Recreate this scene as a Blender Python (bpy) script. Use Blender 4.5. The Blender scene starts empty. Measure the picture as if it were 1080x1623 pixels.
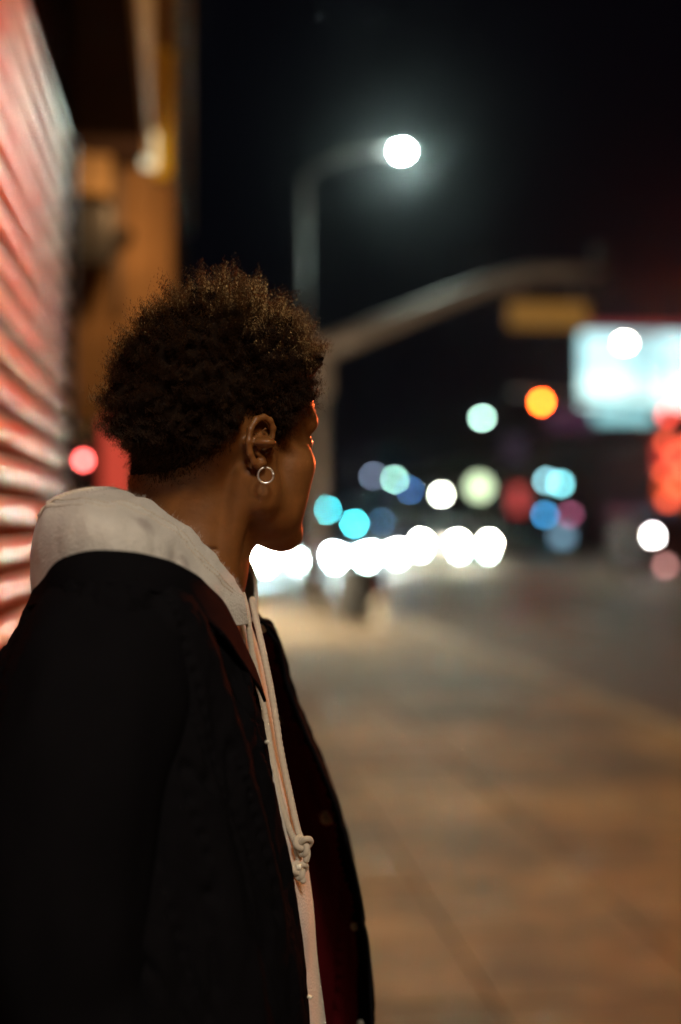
import bpy, bmesh, math, random
import numpy as np
from mathutils import Vector, Matrix, noise
from mathutils.bvhtree import BVHTree

random.seed(7)
RNG = np.random.default_rng(11)
scene = bpy.context.scene
C = scene.collection

# ------------------------------------------------------------------ camera, sky, exposure
CAM_H = 1.53
YAW = math.radians(6.08)          # camera turned to the right of the street direction
FPX = 2254.0                      # focal length in photo pixels (50 mm on 36 mm)
cam_d = bpy.data.cameras.new('camera')
cam = bpy.data.objects.new('camera', cam_d); C.objects.link(cam)
cam_d.sensor_fit = 'VERTICAL'; cam_d.sensor_height = 36; cam_d.sensor_width = 36; cam_d.lens = 50
cam_d.clip_start = 0.05; cam_d.clip_end = 3000
cam.location = (0, 0, CAM_H)
cam.rotation_euler = (math.radians(90.67), 0, -YAW)
cam_d.dof.use_dof = True
cam_d.dof.focus_distance = 1.40
cam_d.dof.aperture_fstop = 1.7
cam_d.dof.aperture_blades = 0
scene.camera = cam

world = bpy.data.worlds.new('World'); scene.world = world; world.use_nodes = True
bg = world.node_tree.nodes['Background']
bg.inputs[0].default_value = (0.20, 0.19, 0.55, 1); bg.inputs[1].default_value = 0.0028

vs = scene.view_settings
vs.view_transform = 'Standard'; vs.look = 'None'; vs.exposure = 0; vs.gamma = 1; vs.use_curve_mapping = False
cy = scene.cycles
cy.use_adaptive_sampling = False
cy.use_denoising = True
cy.light_sampling_threshold = 0.02
cy.max_bounces = 4; cy.diffuse_bounces = 2; cy.glossy_bounces = 3; cy.transmission_bounces = 4
cy.volume_bounces = 0; cy.transparent_max_bounces = 8
cy.sample_clamp_indirect = 3.0
cy.blur_glossy = 0.5
cy.caustics_reflective = False; cy.caustics_refractive = False

# ------------------------------------------------------------------ helpers
def S(o, label=None, cat=None, group=None, kind=None):
    if label: o['label'] = label
    if cat: o['category'] = cat
    if group: o['group'] = group
    if kind: o['kind'] = kind
    return o

def street(px, py, Y):
    """a point of the street at depth Y whose direction from the camera is that of a photo pixel"""
    X = Y * math.tan(math.atan((px - 540) / FPX) + YAW)
    d = X * math.sin(YAW) + Y * math.cos(YAW)
    return Vector((X, Y, CAM_H + (838 - py) / FPX * d))

def mesh_obj(name, verts, faces, mat=None, parent=None, smooth=False, loc=None):
    me = bpy.data.meshes.new(name)
    if isinstance(verts, np.ndarray): verts = verts.tolist()
    if isinstance(faces, np.ndarray): faces = faces.tolist()
    me.from_pydata(verts, [], faces); me.update()
    if smooth: me.polygons.foreach_set('use_smooth', [True] * len(me.polygons))
    o = bpy.data.objects.new(name, me); C.objects.link(o)
    if mat:
        for m in (mat if isinstance(mat, (list, tuple)) else [mat]): me.materials.append(m)
    if parent: o.parent = parent
    if loc is not None: o.location = loc
    return o

def bm_obj(name, bm, mat=None, parent=None, smooth=False, loc=None):
    me = bpy.data.meshes.new(name); bm.normal_update(); bm.to_mesh(me); bm.free()
    if smooth: me.polygons.foreach_set('use_smooth', [True] * len(me.polygons))
    o = bpy.data.objects.new(name, me); C.objects.link(o)
    if mat: me.materials.append(mat)
    if parent: o.parent = parent
    if loc is not None: o.location = loc
    return o

def empty(name, loc=(0, 0, 0), rz=0.0):
    o = bpy.data.objects.new(name, None); C.objects.link(o)
    o.location = loc; o.rotation_euler = (0, 0, rz); o.empty_display_size = 0.2
    return o

def bx(bm, x0, x1, y0, y1, z0, z1, bev=0.0):
    g = bmesh.ops.create_cube(bm, size=1.0)
    vs_ = g['verts']
    for v in vs_:
        v.co = Vector(((x0 + x1) / 2 + v.co.x * (x1 - x0), (y0 + y1) / 2 + v.co.y * (y1 - y0), (z0 + z1) / 2 + v.co.z * (z1 - z0)))
    if bev > 0:
        es = list({e for v in vs_ for e in v.link_edges})
        bmesh.ops.bevel(bm, geom=es, offset=bev, segments=2, affect='EDGES', profile=0.5)
    return bm

def box(name, x0, x1, y0, y1, z0, z1, mat, parent=None, bev=0.0):
    return bm_obj(name, bx(bmesh.new(), x0, x1, y0, y1, z0, z1, bev), mat, parent)

def tube(bm, pts, rad, n=10, cap=True):
    """sweep a circle along pts; rad scalar or list"""
    pts = [Vector(p) for p in pts]; m = len(pts)
    if not hasattr(rad, '__len__'): rad = [rad] * m
    rings = []; up = None
    for i, p in enumerate(pts):
        t = (pts[min(i + 1, m - 1)] - pts[max(i - 1, 0)]).normalized()
        if up is None:
            up = Vector((0, 0, 1)) if abs(t.z) < 0.9 else Vector((1, 0, 0))
        a = t.cross(up).normalized(); b = a.cross(t).normalized(); up = b
        rings.append([bm.verts.new(p + (a * math.cos(k * 2 * math.pi / n) + b * math.sin(k * 2 * math.pi / n)) * rad[i]) for k in range(n)])
    for i in range(m - 1):
        for k in range(n):
            bm.faces.new((rings[i][k], rings[i][(k + 1) % n], rings[i + 1][(k + 1) % n], rings[i + 1][k]))
    if cap:
        bm.faces.new(rings[0][::-1]); bm.faces.new(rings[-1])
    return bm

def tube_obj(name, pts, rad, mat, parent=None, n=10):
    bm = tube(bmesh.new(), pts, rad, n)
    bmesh.ops.recalc_face_normals(bm, faces=bm.faces)
    return bm_obj(name, bm, mat, parent, smooth=True)

def catmull(P, n):
    """resample control points (list of vectors) to n points"""
    P = np.array(P, float); m = len(P)
    Pp = np.vstack([2 * P[0] - P[1], P, 2 * P[-1] - P[-2]])
    t = np.linspace(0, m - 1 - 1e-9, n); i = t.astype(int); f = (t - i)[:, None]
    p0, p1, p2, p3 = Pp[i], Pp[i + 1], Pp[i + 2], Pp[i + 3]
    return 0.5 * (2 * p1 + (p2 - p0) * f + (2 * p0 - 5 * p1 + 4 * p2 - p3) * f**2 + (3 * p1 - p0 - 3 * p2 + p3) * f**3)

def loft_grid(rows, nu, nv):
    """rows of control points -> smooth grid (nv, nu, 3)"""
    A = np.array([catmull(r, nu) for r in rows])           # rows x nu x 3
    return np.stack([catmull(A[:, k], nv) for k in range(nu)], axis=1)

def grid_faces(nv, nu, closed=False):
    i = np.arange(nv - 1)[:, None]; j = np.arange(nu if closed else nu - 1)[None, :]
    a = i * nu + j; b = i * nu + (j + 1) % nu
    return np.stack([a, b, b + nu, a + nu], -1).reshape(-1, 4)

def grid_normals(G):
    du = np.gradient(G, axis=1); dv = np.gradient(G, axis=0)
    n = np.cross(du, dv); return n / (np.linalg.norm(n, axis=-1, keepdims=True) + 1e-9)

# ------------------------------------------------------------------ materials
MATS = {}
def mat(name, col, rough=0.6, metal=0.0, emit=None, estr=0.0, spec=0.5, noise_scale=None, noise_amt=0.0, bump=0.0, bump_scale=None, sss=0.0, coat=0.0, stretch=None):
    m = bpy.data.materials.new(name); m.use_nodes = True
    nt = m.node_tree; b = nt.nodes['Principled BSDF']
    b.inputs['Base Color'].default_value = (*col, 1); b.inputs['Roughness'].default_value = rough
    b.inputs['Metallic'].default_value = metal; b.inputs['Specular IOR Level'].default_value = spec
    if coat: b.inputs['Coat Weight'].default_value = coat; b.inputs['Coat Roughness'].default_value = 0.08
    if sss:
        b.inputs['Subsurface Weight'].default_value = sss
        b.inputs['Subsurface Radius'].default_value = (0.010, 0.004, 0.002); b.inputs['Subsurface Scale'].default_value = 1.0
    if emit:
        b.inputs['Emission Color'].default_value = (*emit, 1); b.inputs['Emission Strength'].default_value = estr
    if noise_scale:
        tc = nt.nodes.new('ShaderNodeTexCoord'); mp = nt.nodes.new('ShaderNodeMapping')
        if stretch: mp.inputs['Scale'].default_value = stretch
        nt.links.new(tc.outputs['Object'], mp.inputs['Vector'])
        nz = nt.nodes.new('ShaderNodeTexNoise'); nz.inputs['Scale'].default_value = noise_scale
        nz.inputs['Detail'].default_value = 6; nz.inputs['Roughness'].default_value = 0.6
        nt.links.new(mp.outputs['Vector'], nz.inputs['Vector'])
        rp = nt.nodes.new('ShaderNodeMapRange')
        rp.inputs['From Min'].default_value = 0.3; rp.inputs['From Max'].default_value = 0.7
        rp.inputs['To Min'].default_value = 1 - noise_amt; rp.inputs['To Max'].default_value = 1 + noise_amt
        nt.links.new(nz.outputs['Fac'], rp.inputs['Value'])
        mx = nt.nodes.new('ShaderNodeMix'); mx.data_type = 'RGBA'; mx.blend_type = 'MULTIPLY'
        mx.inputs['Factor'].default_value = 1; mx.inputs['A'].default_value = (*col, 1)
        nt.links.new(rp.outputs['Result'], mx.inputs['B'])
        nt.links.new(mx.outputs['Result'], b.inputs['Base Color'])
        if bump:
            nb = nz
            if bump_scale:
                nb = nt.nodes.new('ShaderNodeTexNoise'); nb.inputs['Scale'].default_value = bump_scale
                nb.inputs['Detail'].default_value = 4
                nt.links.new(mp.outputs['Vector'], nb.inputs['Vector'])
            bp = nt.nodes.new('ShaderNodeBump'); bp.inputs['Strength'].default_value = bump; bp.inputs['Distance'].default_value = 0.01
            nt.links.new(nb.outputs['Fac'], bp.inputs['Height']); nt.links.new(bp.outputs['Normal'], b.inputs['Normal'])
    MATS[name] = m
    return m

def glow(name, col, strength, casts=False):
    """the lit face of a lamp or sign; casts = bright enough to be sampled as a light of the place"""
    m = bpy.data.materials.new(name); m.use_nodes = True
    b = m.node_tree.nodes['Principled BSDF']
    b.inputs['Base Color'].default_value = (0.1, 0.1, 0.1, 1); b.inputs['Roughness'].default_value = 0.4
    b.inputs['Emission Color'].default_value = (*col, 1); b.inputs['Emission Strength'].default_value = strength
    m.cycles.emission_sampling = 'FRONT' if casts else 'NONE'
    return m

M_lamppole = mat('dark_lamp_pole', (0.034, 0.022, 0.018), 0.6, noise_scale=4, noise_amt=0.2)
M_concrete = mat('sidewalk_concrete', (0.21, 0.15, 0.095), 0.62, noise_scale=1.3, noise_amt=0.35, bump=0.25, bump_scale=60)
M_joint = mat('joint_dirt', (0.075, 0.055, 0.038), 0.9)
M_kerb = mat('kerb_concrete', (0.26, 0.23, 0.2), 0.7, noise_scale=2.5, noise_amt=0.3, bump=0.2, bump_scale=50)
M_asphalt = mat('asphalt', (0.095, 0.058, 0.034), 0.52, spec=0.35, noise_scale=0.7, noise_amt=0.4, bump=0.15, bump_scale=45)
M_ground = mat('ground_dust', (0.07, 0.06, 0.055), 0.8, noise_scale=0.2, noise_amt=0.3)
M_paint = mat('road_paint', (0.7, 0.68, 0.62), 0.55, noise_scale=3, noise_amt=0.2)
M_paint_y = mat('road_paint_yellow', (0.65, 0.42, 0.06), 0.55, noise_scale=3, noise_amt=0.2)
M_shutter = mat('galvanised_shutter', (0.72, 0.46, 0.31), 0.30, metal=0.5, noise_scale=2.2, noise_amt=0.35, bump=0.0, bump_scale=9, stretch=(1, 1.0, 6))
# red-orange patches in the colour, standing in for coloured reflections on the slats
_nt = M_shutter.node_tree; _b = _nt.nodes['Principled BSDF']; _src = _b.inputs['Base Color'].links[0].from_socket
_tc = _nt.nodes.new('ShaderNodeTexCoord'); _gm = _nt.nodes.new('ShaderNodeNewGeometry')
_nz = _nt.nodes.new('ShaderNodeTexNoise'); _nz.inputs['Scale'].default_value = 2.4; _nz.inputs['Detail'].default_value = 5
_nt.links.new(_gm.outputs['Position'], _nz.inputs['Vector'])
_cr = _nt.nodes.new('ShaderNodeValToRGB'); _cr.color_ramp.elements[0].position = 0.44; _cr.color_ramp.elements[0].color = (0, 0, 0, 1); _cr.color_ramp.elements[1].position = 0.56; _cr.color_ramp.elements[1].color = (1, 1, 1, 1)
_nt.links.new(_nz.outputs['Fac'], _cr.inputs['Fac'])
_mx = _nt.nodes.new('ShaderNodeMix'); _mx.data_type = 'RGBA'; _mx.inputs['B'].default_value = (0.70, 0.20, 0.08, 1)
_nt.links.new(_cr.outputs['Color'], _mx.inputs['Factor']); _nt.links.new(_src, _mx.inputs['A']); _nt.links.new(_mx.outputs['Result'], _b.inputs['Base Color'])
M_gap = mat('shutter_gap_brown', (0.10, 0.052, 0.022), 0.9, spec=0.05, noise_scale=6, noise_amt=0.3)  # dark matte brown for the board behind the slats
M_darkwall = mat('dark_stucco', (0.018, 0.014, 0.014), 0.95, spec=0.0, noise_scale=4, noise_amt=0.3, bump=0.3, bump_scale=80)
M_soffit = mat('brown_soffit', (0.035, 0.02, 0.017), 0.8, spec=0.1, noise_scale=3, noise_amt=0.2)
M_fascia = mat('tan_fascia', (0.42, 0.30, 0.20), 0.5, noise_scale=3, noise_amt=0.15)
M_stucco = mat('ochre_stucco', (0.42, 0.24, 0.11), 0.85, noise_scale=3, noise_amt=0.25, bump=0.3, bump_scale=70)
M_brick2 = mat('dull_plaster', (0.12, 0.10, 0.10), 0.85, noise_scale=1.2, noise_amt=0.3)
M_brick3 = mat('maroon_plaster', (0.14, 0.06, 0.06), 0.85, noise_scale=1.2, noise_amt=0.3)
M_steel = mat('galvanised_pole', (0.30, 0.235, 0.205), 0.55, metal=0.2, noise_scale=4, noise_amt=0.2)
M_darkmetal = mat('dark_metal', (0.03, 0.03, 0.033), 0.45, metal=0.3, noise_scale=6, noise_amt=0.2)
M_yellowsign = mat('yellow_sign_paint', (0.85, 0.55, 0.02), 0.5, noise_scale=4, noise_amt=0.15)
M_glass = mat('dark_window_glass', (0.012, 0.013, 0.016), 0.22, spec=0.4)
M_frame = mat('window_frame', (0.12, 0.11, 0.11), 0.5)
M_chrome = mat('chrome', (0.75, 0.74, 0.72), 0.15, metal=1.0)
M_rubber = mat('tyre_rubber', (0.012, 0.012, 0.012), 0.85)
M_red_enamel = mat('red_enamel', (0.35, 0.02, 0.02), 0.35)
# ------------------------------------------------------------------ ground, road, sidewalk
WALL_X = -0.40
KERB_X = 3.80
ROAD_R = 21.0

def sheet(name, x0, x1, y0, y1, z, m, nx=1, ny=1, parent=None):
    v = [(x0 + (x1 - x0) * i / nx, y0 + (y1 - y0) * j / ny, z) for j in range(ny + 1) for i in range(nx + 1)]
    f = [(j * (nx + 1) + i, j * (nx + 1) + i + 1, (j + 1) * (nx + 1) + i + 1, (j + 1) * (nx + 1) + i) for j in range(ny) for i in range(nx)]
    return mesh_obj(name, v, f, m, parent)

S(sheet('ground', -900, 900, -300, 1800, -0.16, M_ground), kind='structure')
S(sheet('road', -120, KERB_X - 0.021, 38, 56, -0.131, M_asphalt), kind='structure')
S(sheet('road', 2.18, KERB_X - 0.021, 56.001, 260, -0.132, M_asphalt), kind='structure')
road = S(sheet('road', KERB_X - 0.02, ROAD_R + 0.02, -60, 420, -0.13, M_asphalt), kind='structure')
sidewalk = S(box('sidewalk', -1.3, KERB_X - 0.16, -12, 38, -0.15, -0.045, M_joint), kind='structure')
far_walk = S(box('sidewalk', ROAD_R + 0.16, 27.0, -12, 260, -0.15, 0.0, M_concrete), kind='structure')
for nm, xa, xb in (('kerb', KERB_X - 0.155, KERB_X), ('kerb', ROAD_R, ROAD_R + 0.155), ('kerb', 2.045, 2.2)):
    k = box(nm, xa, xb, 56 if xa < 3 else -12, 38 if 3 < xa < 5 else 260, -0.16, 0.003, M_kerb, None, 0.02); S(k, kind='structure')

# scored slabs, one by one as far as they can be told apart
slab_mats = []
for i, c in enumerate([(0.175, 0.112, 0.060), (0.155, 0.098, 0.052), (0.21, 0.145, 0.085), (0.13, 0.082, 0.043)]):
    slab_mats.append(mat('sidewalk_slab_%d' % i, c, 0.58, noise_scale=2.1 + i * 0.3, noise_amt=0.38, bump=0.3, bump_scale=70))
# wide stains and worn pale streaks that run on across the slabs
for m_ in slab_mats + [M_concrete]:
    nt = m_.node_tree; b_ = nt.nodes['Principled BSDF']; src = b_.inputs['Base Color'].links[0].from_socket
    gm = nt.nodes.new('ShaderNodeNewGeometry')
    for (sc_n, lo, hi, f0, f1, det) in ((0.55, 0.55, 1.45, .35, .65, 4), (3.0, 0.72, 1.12, .36, .55, 8), (26.0, 0.45, 1.0, .27, .33, 1)):
        nz = nt.nodes.new('ShaderNodeTexNoise'); nz.inputs['Scale'].default_value = sc_n; nz.inputs['Detail'].default_value = det
        nt.links.new(gm.outputs['Position'], nz.inputs['Vector'])
        mr = nt.nodes.new('ShaderNodeMapRange'); mr.inputs['From Min'].default_value = f0; mr.inputs['From Max'].default_value = f1; mr.inputs['To Min'].default_value = lo; mr.inputs['To Max'].default_value = hi
        nt.links.new(nz.outputs['Fac'], mr.inputs['Value'])
        mx = nt.nodes.new('ShaderNodeMix'); mx.data_type = 'RGBA'; mx.blend_type = 'MULTIPLY'; mx.inputs['Factor'].default_value = 1
        nt.links.new(src, mx.inputs['A']); nt.links.new(mr.outputs['Result'], mx.inputs['B']); src = mx.outputs['Result']
    nt.links.new(src, b_.inputs['Base Color'])
XJ = [-1.27, -0.52, 0.23, 0.98, 1.73, 2.48, 3.14, 3.64]
slab_me = {}
SL = 0.76
for r in range(-4, 22):
    for c in range(len(XJ) - 1):
        w = round(XJ[c + 1] - XJ[c], 3)
        mi = RNG.choice(4, p=[.4, .27, .2, .13])
        key = (w, mi)
        if key not in slab_me:
            bm = bx(bmesh.new(), -w / 2 + 0.0045, w / 2 - 0.0045, -SL / 2 + 0.0045, SL / 2 - 0.0045, -0.044, 0.0, 0.005)
            me = bpy.data.meshes.new('slab'); bm.to_mesh(me); bm.free(); me.materials.append(slab_mats[mi]); slab_me[key] = me
        o = bpy.data.objects.new('slab', slab_me[key]); C.objects.link(o); o.parent = sidewalk
        o.location = ((XJ[c] + XJ[c + 1]) / 2, 0.35 + r * SL, RNG.uniform(-0.004, 0.003))
        o.rotation_euler = (RNG.uniform(-.004, .004), RNG.uniform(-.004, .004), math.pi * RNG.integers(0, 2))
y_end = 0.35 + 21.5 * SL
S(box('sidewalk', -0.5, 2.04, 56, 260, -0.15, 0.0, M_concrete), kind='structure')
far_paving = box('far_paving', -0.52, 3.64, y_end + 0.007, 37.9, -0.044, 0.0, M_concrete, sidewalk)

# lane markings (thin sheets on the asphalt)
for X in (7.2, 16.8):
    for k in range(12):
        y = 6 + k * 9.0
        S(sheet('lane_dash', X - 0.06, X + 0.06, y, y + 3.0, -0.126, M_paint, parent=road))
for X in (11.9, 12.15):
    sheet('centre_line', X - 0.05, X + 0.05, -20, 200, -0.126, M_paint_y, parent=road)
sheet('stop_line', KERB_X + 0.4, 11.6, 40.0, 40.5, -0.125, M_paint, parent=road)

# ------------------------------------------------------------------ shop with the rolling shutter
SH_Y0, SH_Y1, SH_Z1 = -2.6, 4.78, 2.84
shop = S(empty('shop_building', (WALL_X, 1.5, 0)), 'dark shopfront with grey rolling shutter and brown canopy along the sidewalk', 'shop')
def P(o, parent):   # child keeps its world placement
    o.parent = parent; o.matrix_parent_inverse = parent.matrix_world.inverted(); return o
bpy.context.view_layer.update()
def pbox(name, *a, parent, bev=0.0):
    o = box(name, *a, bev=bev); bpy.context.view_layer.update(); return P(o, parent)

pbox('wall', -6.0, WALL_X - 0.10, -7.0, SH_Y1 + 0.12, -0.1, 6.5, M_darkwall, parent=shop)
pbox('alcove_wall', -5.9, -0.90, SH_Y1 + 0.121, 7.49, -0.1, 6.4, M_darkwall, parent=shop)
pbox('alcove_soffit', -0.898, WALL_X - 0.101, SH_Y1 + 0.121, 7.40, 3.40, 4.4, M_soffit, parent=shop)
pbox('pier', WALL_X - 0.10, WALL_X + 0.02, -6.99, SH_Y0 - 0.08, -0.1, 3.38, M_darkwall, parent=shop)
pbox('shutter_housing', WALL_X - 0.098, WALL_X + 0.015, SH_Y0 - 0.08, SH_Y1 + 0.10, SH_Z1 + 0.002, 3.378, M_darkwall, parent=shop, bev=0.01)
can = pbox('canopy', WALL_X - 0.099, -0.21, -7.0, 7.40, 3.39, 4.45, M_soffit, parent=shop)
fas = pbox('fascia', -0.208, -0.185, -7.0, 7.18, 3.375, 4.47, M_fascia, parent=can)
for k, yy in enumerate((SH_Y0 - 0.04, SH_Y1 + 0.05)):
    pbox('guide_rail', WALL_X - 0.04, WALL_X + 0.022, yy - 0.035, yy + 0.035, -0.04, SH_Z1, M_darkmetal, parent=shop, bev=0.006)
shutter = empty('rolling_shutter', (WALL_X, 0, 0)); P(shutter, shop)
# one interlocking curved slat, shared by all
PITCH = 0.09
prof = []
n = 9
for i in range(n):
    t = i / (n - 1); z = t * PITCH * 0.60
    prof.append((-0.006 + 0.009 * math.sin(math.pi * t) ** 0.6, z))
prof = [(-0.036, 0.0)] + prof + [(-0.036, PITCH * 0.60)]
NY = 36
sv, sf = [], []
for j in range(NY + 1):
    y = SH_Y0 + (SH_Y1 - SH_Y0) * j / NY
    for (x, z) in prof: sv.append((x, y, z))
m_ = len(prof)
for j in range(NY):
    for i in range(m_ - 1):
        a = j * m_ + i; sf.append((a, a + m_, a + m_ + 1, a + 1))
backing = box('backing', -0.06, -0.034, SH_Y0, SH_Y1, 0.0, SH_Z1, M_gap, shutter)
nslat = int(SH_Z1 / PITCH)
slat_mesh = []
for v in range(4):
    me = bpy.data.meshes.new('slat')
    rr = np.random.default_rng(50 + v)
    ph = rr.uniform(0, 6.3, 6)
    vv = []
    for (x, y, z) in sv:
        dent = 0.0004 * math.sin(y * 3.1 + ph[0]) + 0.00015 * math.sin(y * 7.7 + ph[1]) + 0.00006 * math.sin(y * 15 + ph[2])
        vv.append((x + dent, y, z + 0.0003 * math.sin(y * 4.3 + ph[3])))
    me.from_pydata(vv, [], sf); me.polygons.foreach_set('use_smooth', [True] * len(sf)); me.materials.append(M_shutter); me.update()
    slat_mesh.append(me)
for k in range(nslat + 1):
    o = bpy.data.objects.new('slat', slat_mesh[k % 4]); C.objects.link(o); o.parent = shutter
    z = k * PITCH
    o.location = (0.0, 0, z + 0.01)
    o.rotation_euler = (0, RNG.uniform(-0.05, 0.05), 0)

# ------------------------------------------------------------------ neighbouring building that stands proud of the shop
nb = S(empty('corner_building', (-3, 7.5, 0)), 'ochre stucco building beyond the shutter whose end wall faces the camera', 'building')
bpy.context.view_layer.update()
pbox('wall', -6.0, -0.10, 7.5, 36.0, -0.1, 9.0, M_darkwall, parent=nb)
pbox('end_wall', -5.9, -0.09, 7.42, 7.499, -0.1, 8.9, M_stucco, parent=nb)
pbox('pilaster', -0.40, -0.17, 7.38, 7.419, -0.05, 9.0, M_stucco, parent=nb, bev=0.02)
pbox('plinth', -0.62, -0.06, 7.36, 7.419, -0.05, 0.5, M_darkwall, parent=nb, bev=0.01)
pbox('cornice', -6.1, 0.0, 7.4, 36.1, 9.002, 9.3, M_fascia, parent=nb)
M_shopglow = glow('lit_shop_window', (1.0, 0.84, 0.55), 18.0, True)
for k in range(4):      # lit shop windows along the sidewalk side
    y0 = 19.0 + k * 2.6
    fr = pbox('window', -0.12, -0.055, y0, y0 + 2.2, 0.5, 2.9, M_frame, parent=nb)
    g = box('pane', -0.056, -0.050, y0 + 0.08, y0 + 2.12, 0.58, 2.82, M_shopglow); bpy.context.view_layer.update(); P(g, fr)

# things fixed to the end wall
ac = S(empty('utility_box', (-0.66, 7.30, 3.0)), 'pale tan metal box high on the end wall beside the shutter', 'box')
bpy.context.view_layer.update()
M_tanbox = mat('tan_box_paint', (0.62, 0.40, 0.18), 0.5, noise_scale=5, noise_amt=0.15)
pbox('body', -0.62, -0.39, 7.14, 7.41, 3.20, 3.52, M_tanbox, parent=ac, bev=0.012)
for k in range(4):
    pbox('rib', -0.60 + k * 0.05, -0.58 + k * 0.05, 7.13, 7.141, 3.23, 3.49, M_fascia, parent=ac)
fl = S(empty('floodlight', (-0.5, 7.4, 2.9)), 'dark unlit floodlight mounted below the tan box on the end wall', 'floodlight')
bpy.context.view_layer.update()
bm = bx(bmesh.new(), -0.66, -0.37, 6.98, 7.2, 2.84, 3.15, 0.03); bmesh.ops.rotate(bm, verts=bm.verts, cent=(-0.5, 7.1, 3.0), matrix=Matrix.Rotation(math.radians(18), 3, 'X'))
P(bm_obj('housing', bm, M_darkmetal), fl)
P(tube_obj('bracket', [(-0.46, 7.2, 3.0), (-0.36, 7.22, 2.97), (-0.32, 7.3, 3.03), (-0.32, 7.49, 3.05)], 0.035, M_darkmetal), fl)
jb = S(empty('conduit', (-0.36, 7.35, 3.2)), 'pale grey conduit with a round junction box on the end wall', 'conduit')
bpy.context.view_layer.update()
P(tube_obj('pipe', [(-0.365, 7.36, 2.62), (-0.365, 7.36, 3.3), (-0.365, 7.36, 3.39)], 0.022, M_steel), jb)
P(tube_obj('junction_box', [(-0.345, 7.37, 3.50), (-0.345, 7.25, 3.50)], [0.06, 0.06], M_steel, n=16), jb)

ys = S(empty('blade_sign', (-0.14, 7.4, 3.6)), 'narrow yellow sign at the corner of the ochre building above the fascia end', 'sign')
bpy.context.view_layer.update()
pbox('panel', -0.180, -0.095, 7.26, 7.36, 3.32, 3.97, M_yellowsign, parent=ys, bev=0.01)
pbox('panel_frame', -0.183, -0.092, 7.28, 7.34, 3.305, 3.985, M_darkmetal, parent=ys)
pbox('bracket', -0.16, -0.12, 7.34, 7.42, 3.5, 3.54, M_darkmetal, parent=ys)

# lit tube lamp at the end of the fascia
tl = S(empty('wall_lamp', (-0.20, 7.2, 3.3)), 'small lit tube lamp at the far end of the shop fascia', 'wall lamp', 'shop lamps')
tube_obj('tube', [(0, 0, 0.05), (0, 0, 0.22)], [0.035, 0.035], glow('tube_glow', (1.0, 0.93, 0.62), 1.0), tl, 12)
box('bracket', -0.03, 0.03, -0.02, 0.28, 0.222, 0.25, M_darkmetal, tl)
_l = bpy.data.lights.new('lamp_glow', 'SPOT'); _l.spot_size = math.radians(165); _l.spot_blend = 0.4; _l.energy = 11; _l.color = (1.0, 0.55, 0.22); _l.shadow_soft_size = 0.05
_o = bpy.data.objects.new('lamp_glow', _l); C.objects.link(_o); _o.location = (-0.08, -0.45, -0.30); _o.rotation_euler = (math.radians(95), 0, 0); _o.parent = tl

# red lit things on the end wall beside the neck
M_redled = glow('red_indicator', (1.0, 0.10, 0.09), 34.0)
al = S(empty('alarm_box', (-0.52, 7.3, 1.8)), 'small dark alarm box with a glowing red light on the end wall', 'alarm')
bpy.context.view_layer.update()
pbox('case', -0.60, -0.46, 7.27, 7.36, 1.66, 2.06, M_darkmetal, parent=al, bev=0.01)
P(tube_obj('indicator', [(-0.530, 7.269, 1.875), (-0.530, 7.25, 1.875)], [0.022, 0.019], M_redled, n=16), al)
P(tube_obj('button', [(-0.532, 7.269, 1.985), (-0.532, 7.25, 1.985)], [0.03, 0.028], M_chrome, n=16), al)
M_redpanel = glow('red_lit_panel', (1.0, 0.10, 0.06), 0.55)
rp = S(empty('door_sign', (-0.37, 7.3, 1.8)), 'upright red lit panel on the end wall behind the neck', 'sign')
bpy.context.view_layer.update()
pbox('frame', -0.455, -0.275, 7.33, 7.375, 1.62, 2.10, M_darkmetal, parent=rp)
pbox('panel', -0.445, -0.285, 7.318, 7.331, 1.63, 2.09, M_redpanel, parent=rp)

# ------------------------------------------------------------------ street lamps
def lamp_light(name, loc, power, col, parent, size=0.35, spot=None):
    l = bpy.data.lights.new(name, 'SPOT' if spot else 'POINT'); l.energy = power; l.color = col; l.shadow_soft_size = size
    if spot: l.spot_size = math.radians(spot); l.spot_blend = 0.6
    o = bpy.data.objects.new(name, l); C.objects.link(o); o.location = loc; o.parent = parent
    return o

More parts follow.
